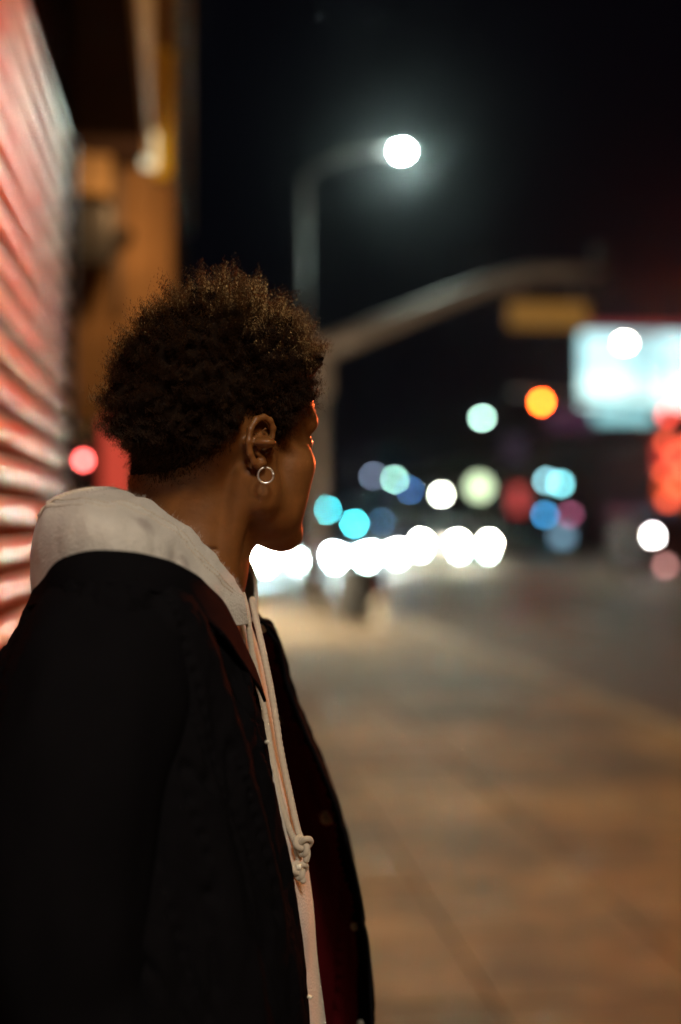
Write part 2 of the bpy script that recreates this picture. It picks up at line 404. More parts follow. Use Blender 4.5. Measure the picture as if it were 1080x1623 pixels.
def street_lamp(base, height, arm, glow_m, label, power, col, group='street lamps', head_w=0.34, lens_r=0.2, spot=150):
    """arm is a horizontal vector from pole top to lamp head"""
    t = S(empty('street_lamp', base), label, 'street lamp', group)
    a = Vector((arm[0], arm[1], 0)); h = height
    tube_obj('pole', [(0, 0, 0), (0, 0, h * 0.5), (0, 0, h - 0.75)], [0.13, 0.105, 0.085], M_lamppole, t, 12)
    tube_obj('base', [(0, 0, 0), (0, 0, 0.35), (0, 0, 0.42)], [0.2, 0.19, 0.14], M_steel, t, 12)
    tube_obj('arm', [(0, 0, h - 0.8), (a.x * .12, a.y * .12, h - 0.45), (a.x * .4, a.y * .4, h - 0.15), (a.x * .75, a.y * .75, h), (a.x * .9, a.y * .9, h + 0.02)], [0.07, 0.055, 0.045, 0.04, 0.04], M_lamppole, t, 10)
    d = a.normalized()
    bm = bmesh.new(); tube(bm, [a * .86 + Vector((0, 0, h + .03)), a * .93 + Vector((0, 0, h + .04)), a + Vector((0, 0, h + .05)), a + d * .3 + Vector((0, 0, h + .04)), a + d * .42 + Vector((0, 0, h + .03))], [0.05, 0.13, 0.17, 0.15, 0.05], 12)
    for v in bm.verts: v.co.z = h + 0.03 + max((v.co.z - h - 0.03), -0.035) * 0.7
    bmesh.ops.recalc_face_normals(bm, faces=bm.faces)
    hd = bm_obj('lamp_head', bm, M_darkmetal, t, True)
    bm = bmesh.new(); bmesh.ops.create_uvsphere(bm, u_segments=14, v_segments=8, radius=1.0)
    for v in bm.verts: v.co = Vector((a.x + d.x * .1 + v.co.x * lens_r, a.y + d.y * .1 + v.co.y * lens_r, h - 0.02 + v.co.z * lens_r * .62))
    ln = bm_obj('lens', bm, glow_m, hd, True)
    if power: lamp_light('lamp_glow', (a.x + d.x * .1, a.y + d.y * .1, h - (0.2 if spot else 0.28)), power, col, t, 0.1, spot=spot)
    return t

G_white = glow('lamp_lens_white', (0.74, 1.0, 0.90), 1700.0)
G_mint = glow('lamp_lens_mint', (0.50, 0.86, 0.70), 62.0)
G_warm = glow('lamp_lens_warm', (1.0, 0.62, 0.25), 60.0)
p = street(482, 500, 37.0); q = street(628, 243, 37.0)
street_lamp((p.x, 37.0, 0), q.z, (q.x - p.x, -0.4), G_white, 'tall lamp post with the glaring white head above the person', 1150, (0.74, 1.0, 0.90), lens_r=0.13, spot=None)
q = street(766, 662, 95.0)
street_lamp((ROAD_R + 0.6, 95.0, 0), q.z, (q.x - ROAD_R - 0.6, -0.2), G_mint, 'far lamp post with pale mint light left of the red signal', 0, None, lens_r=0.21)
q = street(992, 543, 62.0)
street_lamp((ROAD_R + 0.6, 62.0, 0), q.z, (q.x - ROAD_R - 0.6, -0.2), glow('lamp_lens_cream', (1.0, 0.97, 0.8), 200.0), 'lamp post with cream light in front of the glowing billboard', 1800, (1, .66, .34), lens_r=0.17)
# lit lamps of the same row behind the photographer
street_lamp((3.2, -9.5, 0), 9.5, (1.9, 0.2), G_warm, 'warm street lamp at the kerb behind the photographer', 1500, (1.0, 0.55, 0.20), lens_r=0.2)
street_lamp((3.55, 8.3, 0), 9.0, (-1.5, -0.1), G_warm, 'warm street lamp at the kerb just right of the picture', 2000, (1.0, 0.56, 0.18), lens_r=0.2)


# wall lamp over the shop behind the photographer
wl = S(empty('wall_lamp', (-0.2, -2.4, 4.6)), 'bracket lamp on the shop canopy behind the photographer', 'wall lamp')
tube_obj('bracket', [(0, 0, -0.2), (0.0, 0, 0.25), (0.35, 0, 0.45), (0.6, 0, 0.35)], 0.02, M_darkmetal, wl)
bm = tube(bmesh.new(), [(0.6, 0, 0.36), (0.6, 0, 0.30), (0.6, 0, 0.18)], [0.04, 0.08, 0.2], 16); sh_ = bm_obj('shade', bm, M_darkmetal, wl, True)
bm = bmesh.new(); bmesh.ops.create_uvsphere(bm, u_segments=12, v_segments=8, radius=0.07)
bmesh.ops.translate(bm, verts=bm.verts, vec=(0.6, 0, 0.17)); bm_obj('bulb', bm, glow('bulb_glow', (1.0, 0.78, 0.5), 120.0), wl, True)
sp_ = lamp_light('lamp_glow', (0.6, 0, 0.05), 540, (1.0, 0.88, 0.70), wl, 0.55, spot=46)
sp_.data.spot_blend = 1.0
sp_.rotation_euler = (Vector((0.0, 1.4, 1.45)) - Vector((0.4, -2.4, 4.65))).to_track_quat('-Z', 'Y').to_euler()
# ------------------------------------------------------------------ traffic signals
G_red = glow('signal_red', (1.0, 0.070, 0.006), 190.0)
G_off = mat('signal_lens_off', (0.03, 0.02, 0.02), 0.3)
def disc(bm, c, r, axis=(0, -1, 0), n=16, depth=0.02):
    c = Vector(c); a = Vector(axis).normalized()
    return tube(bm, [c, c + a * depth * .6, c + a * depth], [r, r * .9, r * .55], n)

def signal_head(parent, x, y, z, lit, facing=-1, lens=0.15, single=False):
    """three-lens head; lit = (index from top, material)"""
    f = facing
    hb = box('signal_head', x - 0.2, x + 0.2, y - 0.1, y + 0.1, z - 0.55, z + 0.55, M_darkmetal, parent, 0.03)
    for i in range(3):
        zz = z + 0.36 - i * 0.36
        bm = disc(bmesh.new(), (x, y + f * 0.1, zz), lens, (0, f, 0)); bmesh.ops.recalc_face_normals(bm, faces=bm.faces)
        bm_obj('signal_lens', bm, lit[1] if (lit and lit[0] == i) else G_off, hb, True)
        bm = bmesh.new(); arc = [(x + (lens + .02) * math.cos(t), zz + (lens + .02) * math.sin(t)) for t in np.linspace(-0.2, math.pi + 0.2, 10)]
        v0 = [bm.verts.new((a, y + f * 0.1, b)) for a, b in arc]; v1 = [bm.verts.new((a, y + f * 0.26, b - 0.015)) for a, b in arc]
        for k in range(9): bm.faces.new((v0[k], v0[k + 1], v1[k + 1], v1[k]))
        bm_obj('visor', bm, M_darkmetal, hb)
    return hb

def mast(label, base, pts, radii, pole_h, group='traffic signal masts'):
    t = S(empty('traffic_signal', base), label, 'traffic signal', group)
    tube_obj('pole', [(0, 0, 0), (0, 0, pole_h * .5), (0, 0, pole_h)], [0.19, 0.17, 0.15], M_steel, t, 12)
    tube_obj('base', [(0, 0, 0), (0, 0, 0.3), (0, 0, 0.36)], [0.3, 0.28, 0.2], M_steel, t, 12)
    b = Vector(base)
    tube_obj('mast_arm', [Vector(p) - b for p in pts], radii, M_steel, t, 12)
    return t

D1 = 33.0
b1 = street(507, 700, D1); b1.z = 0
armp = [street(507, 556, D1), street(580, 527, D1), street(680, 487, D1), street(770, 452, D1), street(840, 433, D1), street(900, 430, D1), street(958, 432, D1)]
t1 = mast('near traffic signal mast with long curved arm reaching over the road', tuple(b1), armp, [0.26, 0.24, 0.21, 0.19, 0.17, 0.15, 0.13], 5.9)
box('arm_flange', -0.25, 0.25, -0.25, 0.25, 4.6, 5.95, M_steel, t1, 0.05)
e = street(955, 425, D1) - b1
signal_head(t1, e.x, e.y - 0.0, e.z, None, facing=1)
# hanging street-name box
hs = S(empty('street_name_sign', street(868, 500, D1)), 'amber lit street name box hanging under the curved signal arm', 'sign')
M_amber = glow('amber_sign_face', (1.0, 0.42, 0.03), 0.19)
box('case', -1.0, 1.0, -0.1, 0.1, -0.34, 0.34, M_darkmetal, hs, 0.03)
box('face', -0.95, 0.95, -0.106, -0.1005, -0.29, 0.29, M_amber, hs)
for s in (-0.7, 0.7): tube_obj('hanger', [(s, 0, 0.33), (s, 0, 0.75)], 0.025, M_steel, hs, 8)

D2 = 55.0
r2 = street(860, 637, D2)
t2 = mast('traffic signal mast from the right kerb with the lit red light', (ROAD_R + 0.5, D2 + 0.3, 0),
          [(ROAD_R + 0.5, D2 + .3, 5.6), (18, D2 + .3, 6.5), (r2.x, D2 + .3, 6.9), (r2.x - 1.2, D2 + .3, 6.95)], [0.16, 0.13, 0.1, 0.08], 6.0)
o2 = t2.location
hb = signal_head(t2, r2.x - o2.x, -0.05, r2.z - 0.36, (0, G_red), lens=0.14)
r2b = street(1060, 657, D2)
signal_head(t2, r2b.x - o2.x, -0.05, r2b.z - 0.36, (0, glow('signal_red_dim', (1.0, 0.08, 0.05), 9.0)), lens=0.19)

D3 = 122.0
t3 = mast('distant signal mast with mint green lights over the far lanes', (ROAD_R + 0.5, D3 + .3, 0),
          [(ROAD_R + 0.5, D3 + .3, 6.0), (18, D3 + .3, 6.3), (12.5, D3 + .3, 6.4)], [0.16, 0.12, 0.08], 6.4)
o3 = t3.location
for (px, py, col, st) in ((592, 754, (0.35, 0.42, 0.62), 24), (626, 760, (0.42, 0.88, 0.72), 66), (650, 776, (0.10, 0.25, 0.60), 30)):
    q = street(px, py, D3)
    signal_head(t3, q.x - o3.x, -0.05, q.z + 0.36, (2, glow('signal_lens_lit', col, st)), lens=0.15)
# post-mounted signals at the far crossing
for (px, py, d, col, st, lab) in ((518, 808, 104, (0.10, 0.92, 1.0), 110, 'post signal with the brighter cyan light beside the chin'),
                                  (562, 830, 112, (0.08, 0.80, 0.95), 110, 'post signal with cyan light just above the white headlights'),
                                  (606, 828, 125, (0.16, 0.32, 0.62), 24, 'post signal with dim blue light above the headlights')):
    q = street(px, py, d)
    t = S(empty('post_signal', (q.x, d, -0.13)), lab, 'traffic signal', 'post signals at the far crossing')
    tube_obj('post', [(0, .12, 0), (0, .12, q.z + 0.9)], 0.06, M_darkmetal, t, 8)
    signal_head(t, 0, 0, q.z + 0.36 + 0.13, (2, glow('signal_lens_lit', col, st)), lens=0.15)

# post signal added just out of frame to throw red light on the face
t = S(empty('post_signal', (3.15, 8.0, 0)), 'added post signal out of frame that lights the face red', 'traffic signal', 'added signals')
tube_obj('post', [(0, .12, 0), (0, .12, 3.0)], 0.055, M_darkmetal, t, 10)
signal_head(t, 0, 0, 2.05, (0, glow('added_signal_red', (1.0, 0.10, 0.02), 60)), lens=0.15)
sl = lamp_light('lamp_glow', (0, -0.14, 2.41), 1650, (1.0, 0.13, 0.03), t, 0.25, spot=42)
sl.rotation_euler = (Vector((0.0 - 3.15, 1.5 - 7.86, 1.62 - 2.41))).to_track_quat('-Z', 'Y').to_euler()

# ------------------------------------------------------------------ cars
M_paints = [mat('car_paint_%d' % i, c, 0.3, metal=0.3, coat=0.6) for i, c in enumerate([(0.02, 0.02, 0.025), (0.25, 0.25, 0.26), (0.10, 0.02, 0.02), (0.03, 0.04, 0.09), (0.45, 0.44, 0.42)])]
G_head = glow('headlight_beam', (1.0, 0.97, 0.86), 800.0)
G_head_cool = glow('headlight_beam_cool', (0.70, 0.97, 1.0), 800.0)
G_head_warm = glow('headlight_beam_warm', (1.0, 0.90, 0.68), 620.0)
G_fog = glow('fog_lamp_glow', (0.62, 1.0, 0.90), 190.0)
G_tail = glow('tail_light', (1.0, 0.05, 0.03), 30.0)
def car_profile(kind):
    if kind == 'suv':
        return [(-2.35, .35), (-2.40, .75), (-2.30, .98), (-1.25, 1.12), (-0.55, 1.68), (0.9, 1.74), (2.05, 1.66), (2.35, 1.1), (2.38, .45), (2.3, .33)]
    return [(-2.28, .3), (-2.33, .6), (-2.2, .78), (-1.05, .95), (-0.25, 1.42), (0.85, 1.45), (1.55, 1.05), (2.2, .98), (2.32, .6), (2.25, .3)]
def make_car(kind, paint, headm):
    t = empty('car')
    pr = car_profile(kind); bm = bmesh.new(); W = 0.92
    pts = catmull([(a, b, 0) for a, b in pr], 44)
    rows = []
    for s in (-1, -0.93, -0.6, 0, 0.6, 0.93, 1):
        row = []
        for (y, z, _) in pts:
            belt = 1.0 if kind == 'suv' else 0.88
            tuck = max(0, z - belt) * 0.30 + (0.05 if abs(s) == 1 else 0)
            crown = 1 - 0.02 * abs(s) ** 3
            yy = y * (1 - 0.05 * abs(s) ** 2.5)
            row.append(bm.verts.new((s * (W - tuck), yy, z * crown)))
        rows.append(row)
    for i in range(len(rows) - 1):
        for k in range(len(pts) - 1): bm.faces.new((rows[i][k], rows[i][k + 1], rows[i + 1][k + 1], rows[i + 1][k]))
        bm.faces.new((rows[i][-1], rows[i][0], rows[i + 1][0], rows[i + 1][-1]))
    bm.faces.new(rows[0]); bm.faces.new(rows[-1][::-1])
    bmesh.ops.recalc_face_normals(bm, faces=bm.faces)
    body = bm_obj('body', bm, paint, t, True)
    zt = 1.62 if kind == 'suv' else 1.36; zb = 1.12 if kind == 'suv' else 0.97
    y0, y1 = ((-1.27, -0.66) if kind == 'suv' else (-1.02, -0.38))
    def quad(name, a, m, par): return mesh_obj(name, a, [tuple(range(len(a)))], m, par)
    off = 0.035
    quad('windscreen', [(-.76, y0 - off, zb), (.76, y0 - off, zb), (.62, y1 - off, zt), (-.62, y1 - off, zt)], M_glass, t)
    for s in (-1, 1):
        wx = W - 0.02
        quad('side_window', [(s * wx, y0 + .35, zb), (s * wx, 1.5, zb), (s * (wx - .13), 1.1, zt - .02), (s * (wx - .13), y1 + .25, zt - .02)], M_glass, t)
        hz = 0.86 if kind == 'suv' else 0.68
        bm = bmesh.new(); tube(bm, [(s * .66, -2.12, hz), (s * .66, -2.34, hz), (s * .66, -2.40, hz), (s * .66, -2.42, hz)], [.105, .105, .085, .03], 14)
        for v in bm.verts: v.co.x = s * .66 + (v.co.x - s * .66) * 1.2
        bmesh.ops.recalc_face_normals(bm, faces=bm.faces)
        bm_obj('headlight', bm, headm, t, True)
        if kind == 'sedan':
            bm = disc(bmesh.new(), (s * .36, -2.34, .60), .085, (0, -1, 0), 12, .05); bmesh.ops.recalc_face_normals(bm, faces=bm.faces); bm_obj('glare_disc', bm, headm, t, True)  # extra glowing disc added so the headlight glare runs together
        bm = disc(bmesh.new(), (s * .60, -2.36, .42 if kind == 'sedan' else .5), .08, (0, -1, 0), 12, .05); bmesh.ops.recalc_face_normals(bm, faces=bm.faces); bm_obj('fog_lamp', bm, G_fog, t, True)
        bm = bx(bmesh.new(), s * .86 - .07, s * .86 + .03, -0.95, -0.8, zb - .03, zb + .13, .02); bmesh.ops.translate(bm, verts=bm.verts, vec=(s * .12, 0, 0)); bm_obj('mirror', bm, paint, t)
        for yw in (-1.42, 1.40):
            bm = tube(bmesh.new(), [(s * .72, yw, .33), (s * .76, yw, .33), (s * .93, yw, .33), (s * .95, yw, .33)], [.30, .34, .34, .30], 20)
            bmesh.ops.recalc_face_normals(bm, faces=bm.faces); w_ = bm_obj('wheel', bm, M_rubber, t, True)
            bm = tube(bmesh.new(), [(s * .94, yw, .33), (s * .957, yw, .33)], [.21, .19], 14); bmesh.ops.recalc_face_normals(bm, faces=bm.faces); bm_obj('rim', bm, M_chrome, w_)
        bm = bx(bmesh.new(), s * .70 - .14, s * .70 + .14, 2.26, 2.35, .80, .98, .02); bm_obj('tail_light', bm, M_red_enamel, t)
    box('grille', -.42, .42, -2.43, -2.33, .45, .62, M_darkmetal, t, .02)
    box('number_plate', -.26, .26, -2.445, -2.425, .34, .44, M_paint, t)
    return t
def children(o): return [c for c in C.objects if c.parent == o]
def copy_tree(o, parent=None):
    c = o.copy(); C.objects.link(c); c.parent = parent
    for ch in children(o):
        if ch.type != 'LIGHT': copy_tree(ch, c)
    return c
def recolour(t, paint=None, headm=None):
    for c in children(t):
        nm = c.name.split('.')[0]
        if (nm in ('body', 'mirror') and paint) or (nm == 'headlight' and headm):
            c.data = c.data.copy(); c.data.materials[0] = paint if nm != 'headlight' else headm
protos = {}
cars = [  # px of car centre, depth, kind, paint, headlight, label
    (736, 68, 'suv', 0, G_head_warm, 'rightmost oncoming car, a tall one with separate round headlights'),
    (634, 72, 'suv', 3, G_head_warm, 'oncoming tall car second from the right in the headlight row'),
    (546, 55, 'sedan', 1, G_head_cool, 'nearer oncoming low car in the middle of the headlight glare'),
    (442, 50, 'sedan', 4, G_head_cool, 'oncoming low car at the left of the glare just beyond the chin'),
    (497, 60, 'suv', 2, G_head, 'oncoming tall car in the gap between the two low cars'),
    (596, 62, 'sedan', 1, G_head, 'oncoming low car third from the right in the headlight row'),
]
for i, (px, d, kind, pi, hm, lab) in enumerate(cars):
    if kind not in protos:
        t = make_car(kind, M_paints[pi], hm); protos[kind] = t
    else:
        t = copy_tree(protos[kind]); recolour(t, M_paints[pi], hm)
    t.location = (street(px, 838, d).x, d, -0.13)
    if kind == 'suv': t.scale = (1.13, 1.0, 1.16)
    hz = 0.86 if kind == 'suv' else 0.68
    for s_ in (-.66, .66):       # the light each headlight throws
        al_ = bpy.data.lights.new('headlight_beam', 'AREA'); al_.shape = 'DISK'; al_.size = .26; al_.energy = 420; al_.color = tuple(hm.node_tree.nodes['Principled BSDF'].inputs['Emission Color'].default_value)[:3]
        lo_ = bpy.data.objects.new('headlight_beam', al_); C.objects.link(lo_); lo_.parent = t; lo_.location = (s_, -2.45, hz); lo_.rotation_euler = (math.radians(90), 0, 0)
    S(t, lab, 'car', 'oncoming cars')
# parked van at the right edge, seen from behind
dv = 47.0
q = street(1076, 832, dv)
van = S(empty('van', (q.x - 0.10, dv, -0.13)), 'dark parked van at the right edge with red tail light', 'van')
bm = bx(bmesh.new(), -.95, .95, 0, 4.8, .35, 2.15, .18); bm_obj('body', bm, mat('van_paint', (0.05, 0.014, 0.014), 0.7, spec=0.2), van, True)
box('rear_window', -.75, .75, -.012, -.002, 1.35, 1.95, M_glass, van)
for s in (-1, 1):
    box('tail_light', s * .80 - .08, s * .80 + .08, -.02, .05, 1.33 if s < 0 else 1.62, 1.50 if s < 0 else 1.88, glow('van_tail', (1.0, .95, .9) if s < 0 else (1, .06, .03), 110 if s < 0 else 40), van, .02)
    for yw in (.9, 3.9):
        bm = tube(bmesh.new(), [(s * .78, yw, .34), (s * .97, yw, .34)], .34, 18); bmesh.ops.recalc_face_normals(bm, faces=bm.faces); bm_obj('wheel', bm, M_rubber, van)
box('bumper', -.95, .95, -.08, .05, .4, .58, M_darkmetal, van, .03)
box('reflected_glow', -.52, -.28, -.095, -.082, .28, .52, glow('van_reflected_glow', (.9, .4, .36), 5.0), van)  # glowing patch standing in for reflected light below the lamps

# ------------------------------------------------------------------ things at the kerb
nbx = S(empty('litter_bin', street(568, 985, 23.5)), 'dark litter bin with reddish side standing at the kerb', 'litter bin')
nbx.location.z = 0; nbx.scale = (1.35, 1.35, 1.2)
bm = tube(bmesh.new(), [(0, 0, 0), (0, 0, .04), (0, 0, .62), (0, 0, .66)], [.24, .25, .28, .28], 18); bmesh.ops.recalc_face_normals(bm, faces=bm.faces); bm_obj('body', bm, M_darkmetal, nbx, True)
bm = tube(bmesh.new(), [(0, 0, .66), (0, 0, .74), (0, 0, .79)], [.30, .26, .12], 18); bmesh.ops.recalc_face_normals(bm, faces=bm.faces); bm_obj('lid', bm, M_darkmetal, nbx, True)
box('side_panel', .27, .31, -.16, .16, .12, .60, M_red_enamel, nbx, .01)
hy = S(empty('fire_hydrant', street(606, 1003, 22.2)), 'small pale hydrant at the kerb beside the litter bin', 'hydrant'); hy.location.z = 0
M_hyd = mat('hydrant_paint', (.55, .50, .44), .45, noise_scale=8, noise_amt=.2)
bm = tube(bmesh.new(), [(0, 0, 0), (0, 0, .05), (0, 0, .06), (0, 0, .34), (0, 0, .36), (0, 0, .42), (0, 0, .47)], [.13, .13, .085, .085, .11, .085, .03], 14); bm_obj('barrel', bm, M_hyd, hy, True)
for s in (-1, 1): tube_obj('outlet', [(s * .07, 0, .27), (s * .15, 0, .27)], .045, M_hyd, hy, 10)

# ------------------------------------------------------------------ right side of the street: buildings and lit signs
def block(name, label, x0, x1, y0, y1, h, m, wins, cat='building', group=None, win_face='x'):
    t = S(empty(name, ((x0 + x1) / 2, y0, 0)), label, cat, group)
    ox, oy = (x0 + x1) / 2, y0
    box('wall', x0 - ox, x1 - ox, 0, y1 - y0, -0.1, h, m, t)
    box('parapet', x0 - ox - .12, x1 - ox + .12, -.12, y1 - y0 + .12, h + .002, h + .35, M_frame, t)
    for (a, b, z0, z1) in wins:      # on the face towards the street (x0)
        f = box('window', x0 - ox - .06, x0 - ox + .02, a, b, z0, z1, M_frame, t)
        box('pane', x0 - ox - .065, x0 - ox - .061, a + .1, b - .1, z0 + .1, z1 - .1, M_glass, f)
    for k in range(int((x1 - x0) // 3)):   # and on the end facing the camera
        f = box('window', x0 - ox + .8 + k * 3, x0 - ox + 2.3 + k * 3, -.05, .02, h - 2.4, h - 1.0, M_frame, t)
        box('pane', x0 - ox + .9 + k * 3, x0 - ox + 2.2 + k * 3, -.055, -.051, h - 2.3, h - 1.1, M_glass, f)
    return t
block('shop_building', 'maroon plaster shop block under the glowing billboard', 27.2, 46, 66, 92, 6.5, M_brick3, [(1 + k * 4, 4 + k * 4, .6, 3.0) for k in range(6)])
block('shop_building', 'red lit shop block at the right edge of the picture', 27.2, 46, 40, 63, 6.0, M_brick3, [(1 + k * 4, 4 + k * 4, .6, 3.0) for k in range(5)])
block('office_building', 'grey low block beyond the maroon shop', 27.2, 48, 96, 128, 7.5, M_brick2, [(1 + k * 4, 4 + k * 4, .6, 3.0) for k in range(7)])
block('warehouse', 'dull distant block closing the street on the right', 27.2, 50, 134, 190, 8.0, M_brick2, [(2 + k * 6, 6 + k * 6, .6, 3.2) for k in range(8)])
block('warehouse', 'dull distant building closing the far end of the street', -30, 26, 262, 280, 9.0, M_brick2, [])
block('row_building', 'dark building row beyond the ochre building on the left', -14, -0.52, 58, 130, 7.0, M_brick2, [])

# glowing billboard
DB = 88.0
a = street(921, 668, DB); b_ = street(1150, 517, DB)
bb = S(empty('billboard', ((a.x + b_.x) / 2, DB, 0)), 'large glowing white billboard with red top strip above the shops', 'billboard')
ox = bb.location.x
M_bb = glow('billboard_face', (0.66, 1.0, 0.98), 1.7); M_bb2 = glow('billboard_face_low', (0.42, 0.95, 1.0), 1.1)
G_redstrip = glow('billboard_red_strip', (0.85, 0.06, 0.09), 0.30)
zl = a.z; zt = b_.z
box('cabinet', a.x - ox - .1, b_.x - ox + .1, .0, .5, zl + .85, zt, M_darkmetal, bb)
mid = street(1040, 600, DB).x - ox
zs = [zl + 1.0, zl + 1.0 + (zt - .55 - zl - 1.0) * .42, zt - .55]
for (xa, xb) in ((a.x - ox, mid - .08), (mid + .08, b_.x - ox)):
    xm = xa + (xb - xa) * .62
    for (x0_, x1_, st_) in ((xa, xm - .01, 1.25), (xm + .01, xb, .8)):
        for r_ in range(2):
            box('panel', x0_, x1_, -.02, -.002, zs[r_] + .01, zs[r_ + 1] - .01, glow('billboard_face', (.56, .96, 1.0) if r_ else (.66, 1.0, .97), st_ * (1.25 if r_ else 1.75)), bb)
box('top_strip', a.x - ox, b_.x - ox, -.02, -.002, zt - .45, zt - .02, G_redstrip, bb)
l0 = street(936, 640, DB).x - ox; l1 = street(1036, 640, DB).x - ox
box('lower_cabinet', l0 - .05, l1 + .05, .0, .4, zl - .05, zl + .845, M_darkmetal, bb)
box('lower_panel', l0, l1, -.02, -.002, zl, zl + .80, M_bb2, bb)
for s in (-2.0, 2.0): tube_obj('post', [(s, .25, 0), (s, .25, zl + .8)], .18, M_darkmetal, bb, 10)

def lit_sign(name, label, px, py, d, w, h, col, st, cat='sign', round_=False, group=None, post=True):
    q = street(px, py, d)
    t = S(empty(name, (q.x, d, 0)), label, cat, group)
    g = glow(name + '_face', col, st)
    if round_:
        bm = tube(bmesh.new(), [(0, .16, q.z), (0, 0, q.z)], [w, w], 24); bmesh.ops.recalc_face_normals(bm, faces=bm.faces); bm_obj('case', bm, M_darkmetal, t)
        bm = tube(bmesh.new(), [(0, -.002, q.z), (0, -.03, q.z)], [w * .95, w * .92], 24); bmesh.ops.recalc_face_normals(bm, faces=bm.faces); bm_obj('face', bm, g, t)
    else:
        box('case', -w, w, 0, .2, q.z - h, q.z + h, M_darkmetal, t, .03)
        box('face', -w * .95, w * .95, -.012, -.002, q.z - h * .92, q.z + h * .92, g, t)
    if post:
        tube_obj('post', [(0, .1, -0.13), (0, .1, q.z - (w if round_ else h) * .9)], .07, M_darkmetal, t, 8)
    return t
lit_sign('round_sign', 'large round pole sign glowing white with green rim', 760, 772, 118, .88, 0, (.80, 1.0, .62), 3.2, round_=True)
lit_sign('shop_lamp', 'white lamp on a post left of the round glowing sign', 700, 784, 130, .20, .0, (.95, 1.0, .78), 130, cat='lamp', round_=True)
SG = 'lit shop signs on the right'
lit_sign('shop_sign', 'dull red upright shop sign right of the round glowing sign', 822, 792, 100, .55, .95, (.85, .10, .09), .85, group=SG)
lit_sign('shop_sign', 'pale cyan sign, left one of the touching pair', 867, 762, 92, .21, 0, (.30, .66, .74), 22, round_=True, group=SG)
lit_sign('shop_sign', 'bright cyan sign, right one of the touching pair', 889, 767, 94, .22, 0, (.25, .80, .86), 24, round_=True, group=SG)
lit_sign('shop_sign', 'blue lit shop sign below the cyan pair', 864, 816, 92, .21, 0, (.05, .30, .62), 20, round_=True, group=SG)
lit_sign('shop_sign', 'mauve pink lit shop sign beside the blue one', 904, 816, 93, .21, 0, (.62, .16, .30), 15, round_=True, group=SG)
lit_sign('shop_sign', 'lowest slate blue lit sign near the road', 892, 850, 92, .55, .4, (.20, .36, .48), 2.6, group=SG)
lit_sign('shop_sign', 'dim purple sign board left of the cyan pair', 815, 712, 100, .9, 1.1, (.25, .14, .28), .10, group=SG)
lit_sign('shop_sign', 'dim purple band sign left of the billboard', 905, 664, 84, 1.5, .7, (.35, .03, .28), .10, group=SG)
# big red neon front at the right edge
q0 = street(1040, 800, 60.0); q1 = street(1160, 700, 60.0)
rf = S(empty('neon_shopfront', (q0.x, 60.0, 0)), 'orange red glowing shopfront sign cut by the right picture edge', 'sign')
w_ = q1.x - q0.x
box('case', -.1, w_ + .1, 0, .3, q0.z - .1, q1.z + .1, M_darkmetal, rf)
box('panel', 0, w_, -.02, -.002, q0.z + 1.3, q1.z, glow('neon_front_red', (1.0, .04, .03), .6), rf)
box('panel', .1, w_, -.02, -.002, q0.z, q0.z + 1.2, glow('neon_front_orange', (1.0, .10, .02), .7), rf)
G_bulb = glow('neon_front_bulb', (1.0, .12, .05), 6.0)
for (px, py) in ((1058, 702), (1074, 722), (1056, 748), (1076, 768), (1060, 792), (1090, 745), (1100, 700)):
    qq = street(px, py, 59.9) - rf.location
    bm = disc(bmesh.new(), (qq.x, -.02, qq.z), .2, (0, -1, 0), 14, .08); bmesh.ops.recalc_face_normals(bm, faces=bm.faces); bm_obj('bulb', bm, G_bulb, rf, True)
for s in (.2, w_ - .2): tube_obj('post', [(s, .15, 0), (s, .15, q0.z)], .08, M_darkmetal, rf, 8)

# ------------------------------------------------------------------ haze added for the halo round the lamps
hz = bpy.data.materials.new('halo_haze'); hz.use_nodes = True
nt = hz.node_tree
for n_ in list(nt.nodes):
    if n_.type == 'BSDF_PRINCIPLED': nt.nodes.remove(n_)
pv = nt.nodes.new('ShaderNodeVolumePrincipled')
pv.inputs['Color'].default_value = (.92, .95, 1, 1); pv.inputs['Density'].default_value = 0.00032; pv.inputs['Anisotropy'].default_value = 0.96
nt.links.new(pv.outputs[0], [n_ for n_ in nt.nodes if n_.type == 'OUTPUT_MATERIAL'][0].inputs['Volume'])
HAZE = True
if HAZE:
    S(box('haze', -60, 90, -30, 300, -1.2, 18.5, hz), 'thin haze added to give the lamps their halo', 'haze', kind='stuff')
# ================================================================== the person
U0, V0 = (200 - 540) * 1.47 / FPX, 1.47            # standing point in the camera-yaw frame
def loc(px, py, d):
    """a point of the figure (local to the person): photo direction at distance d along the view"""
    return np.array([(px - 540) * d / FPX - U0, d - V0, CAM_H - (py - 838) * d / FPX])
cs, sn = math.cos(YAW), math.sin(YAW)
person = S(empty('person', (U0 * cs + V0 * sn, -U0 * sn + V0 * cs, 0.0), -YAW),
           'person in black jacket over a pale hoodie looking away down the street, hoop earring', 'person')

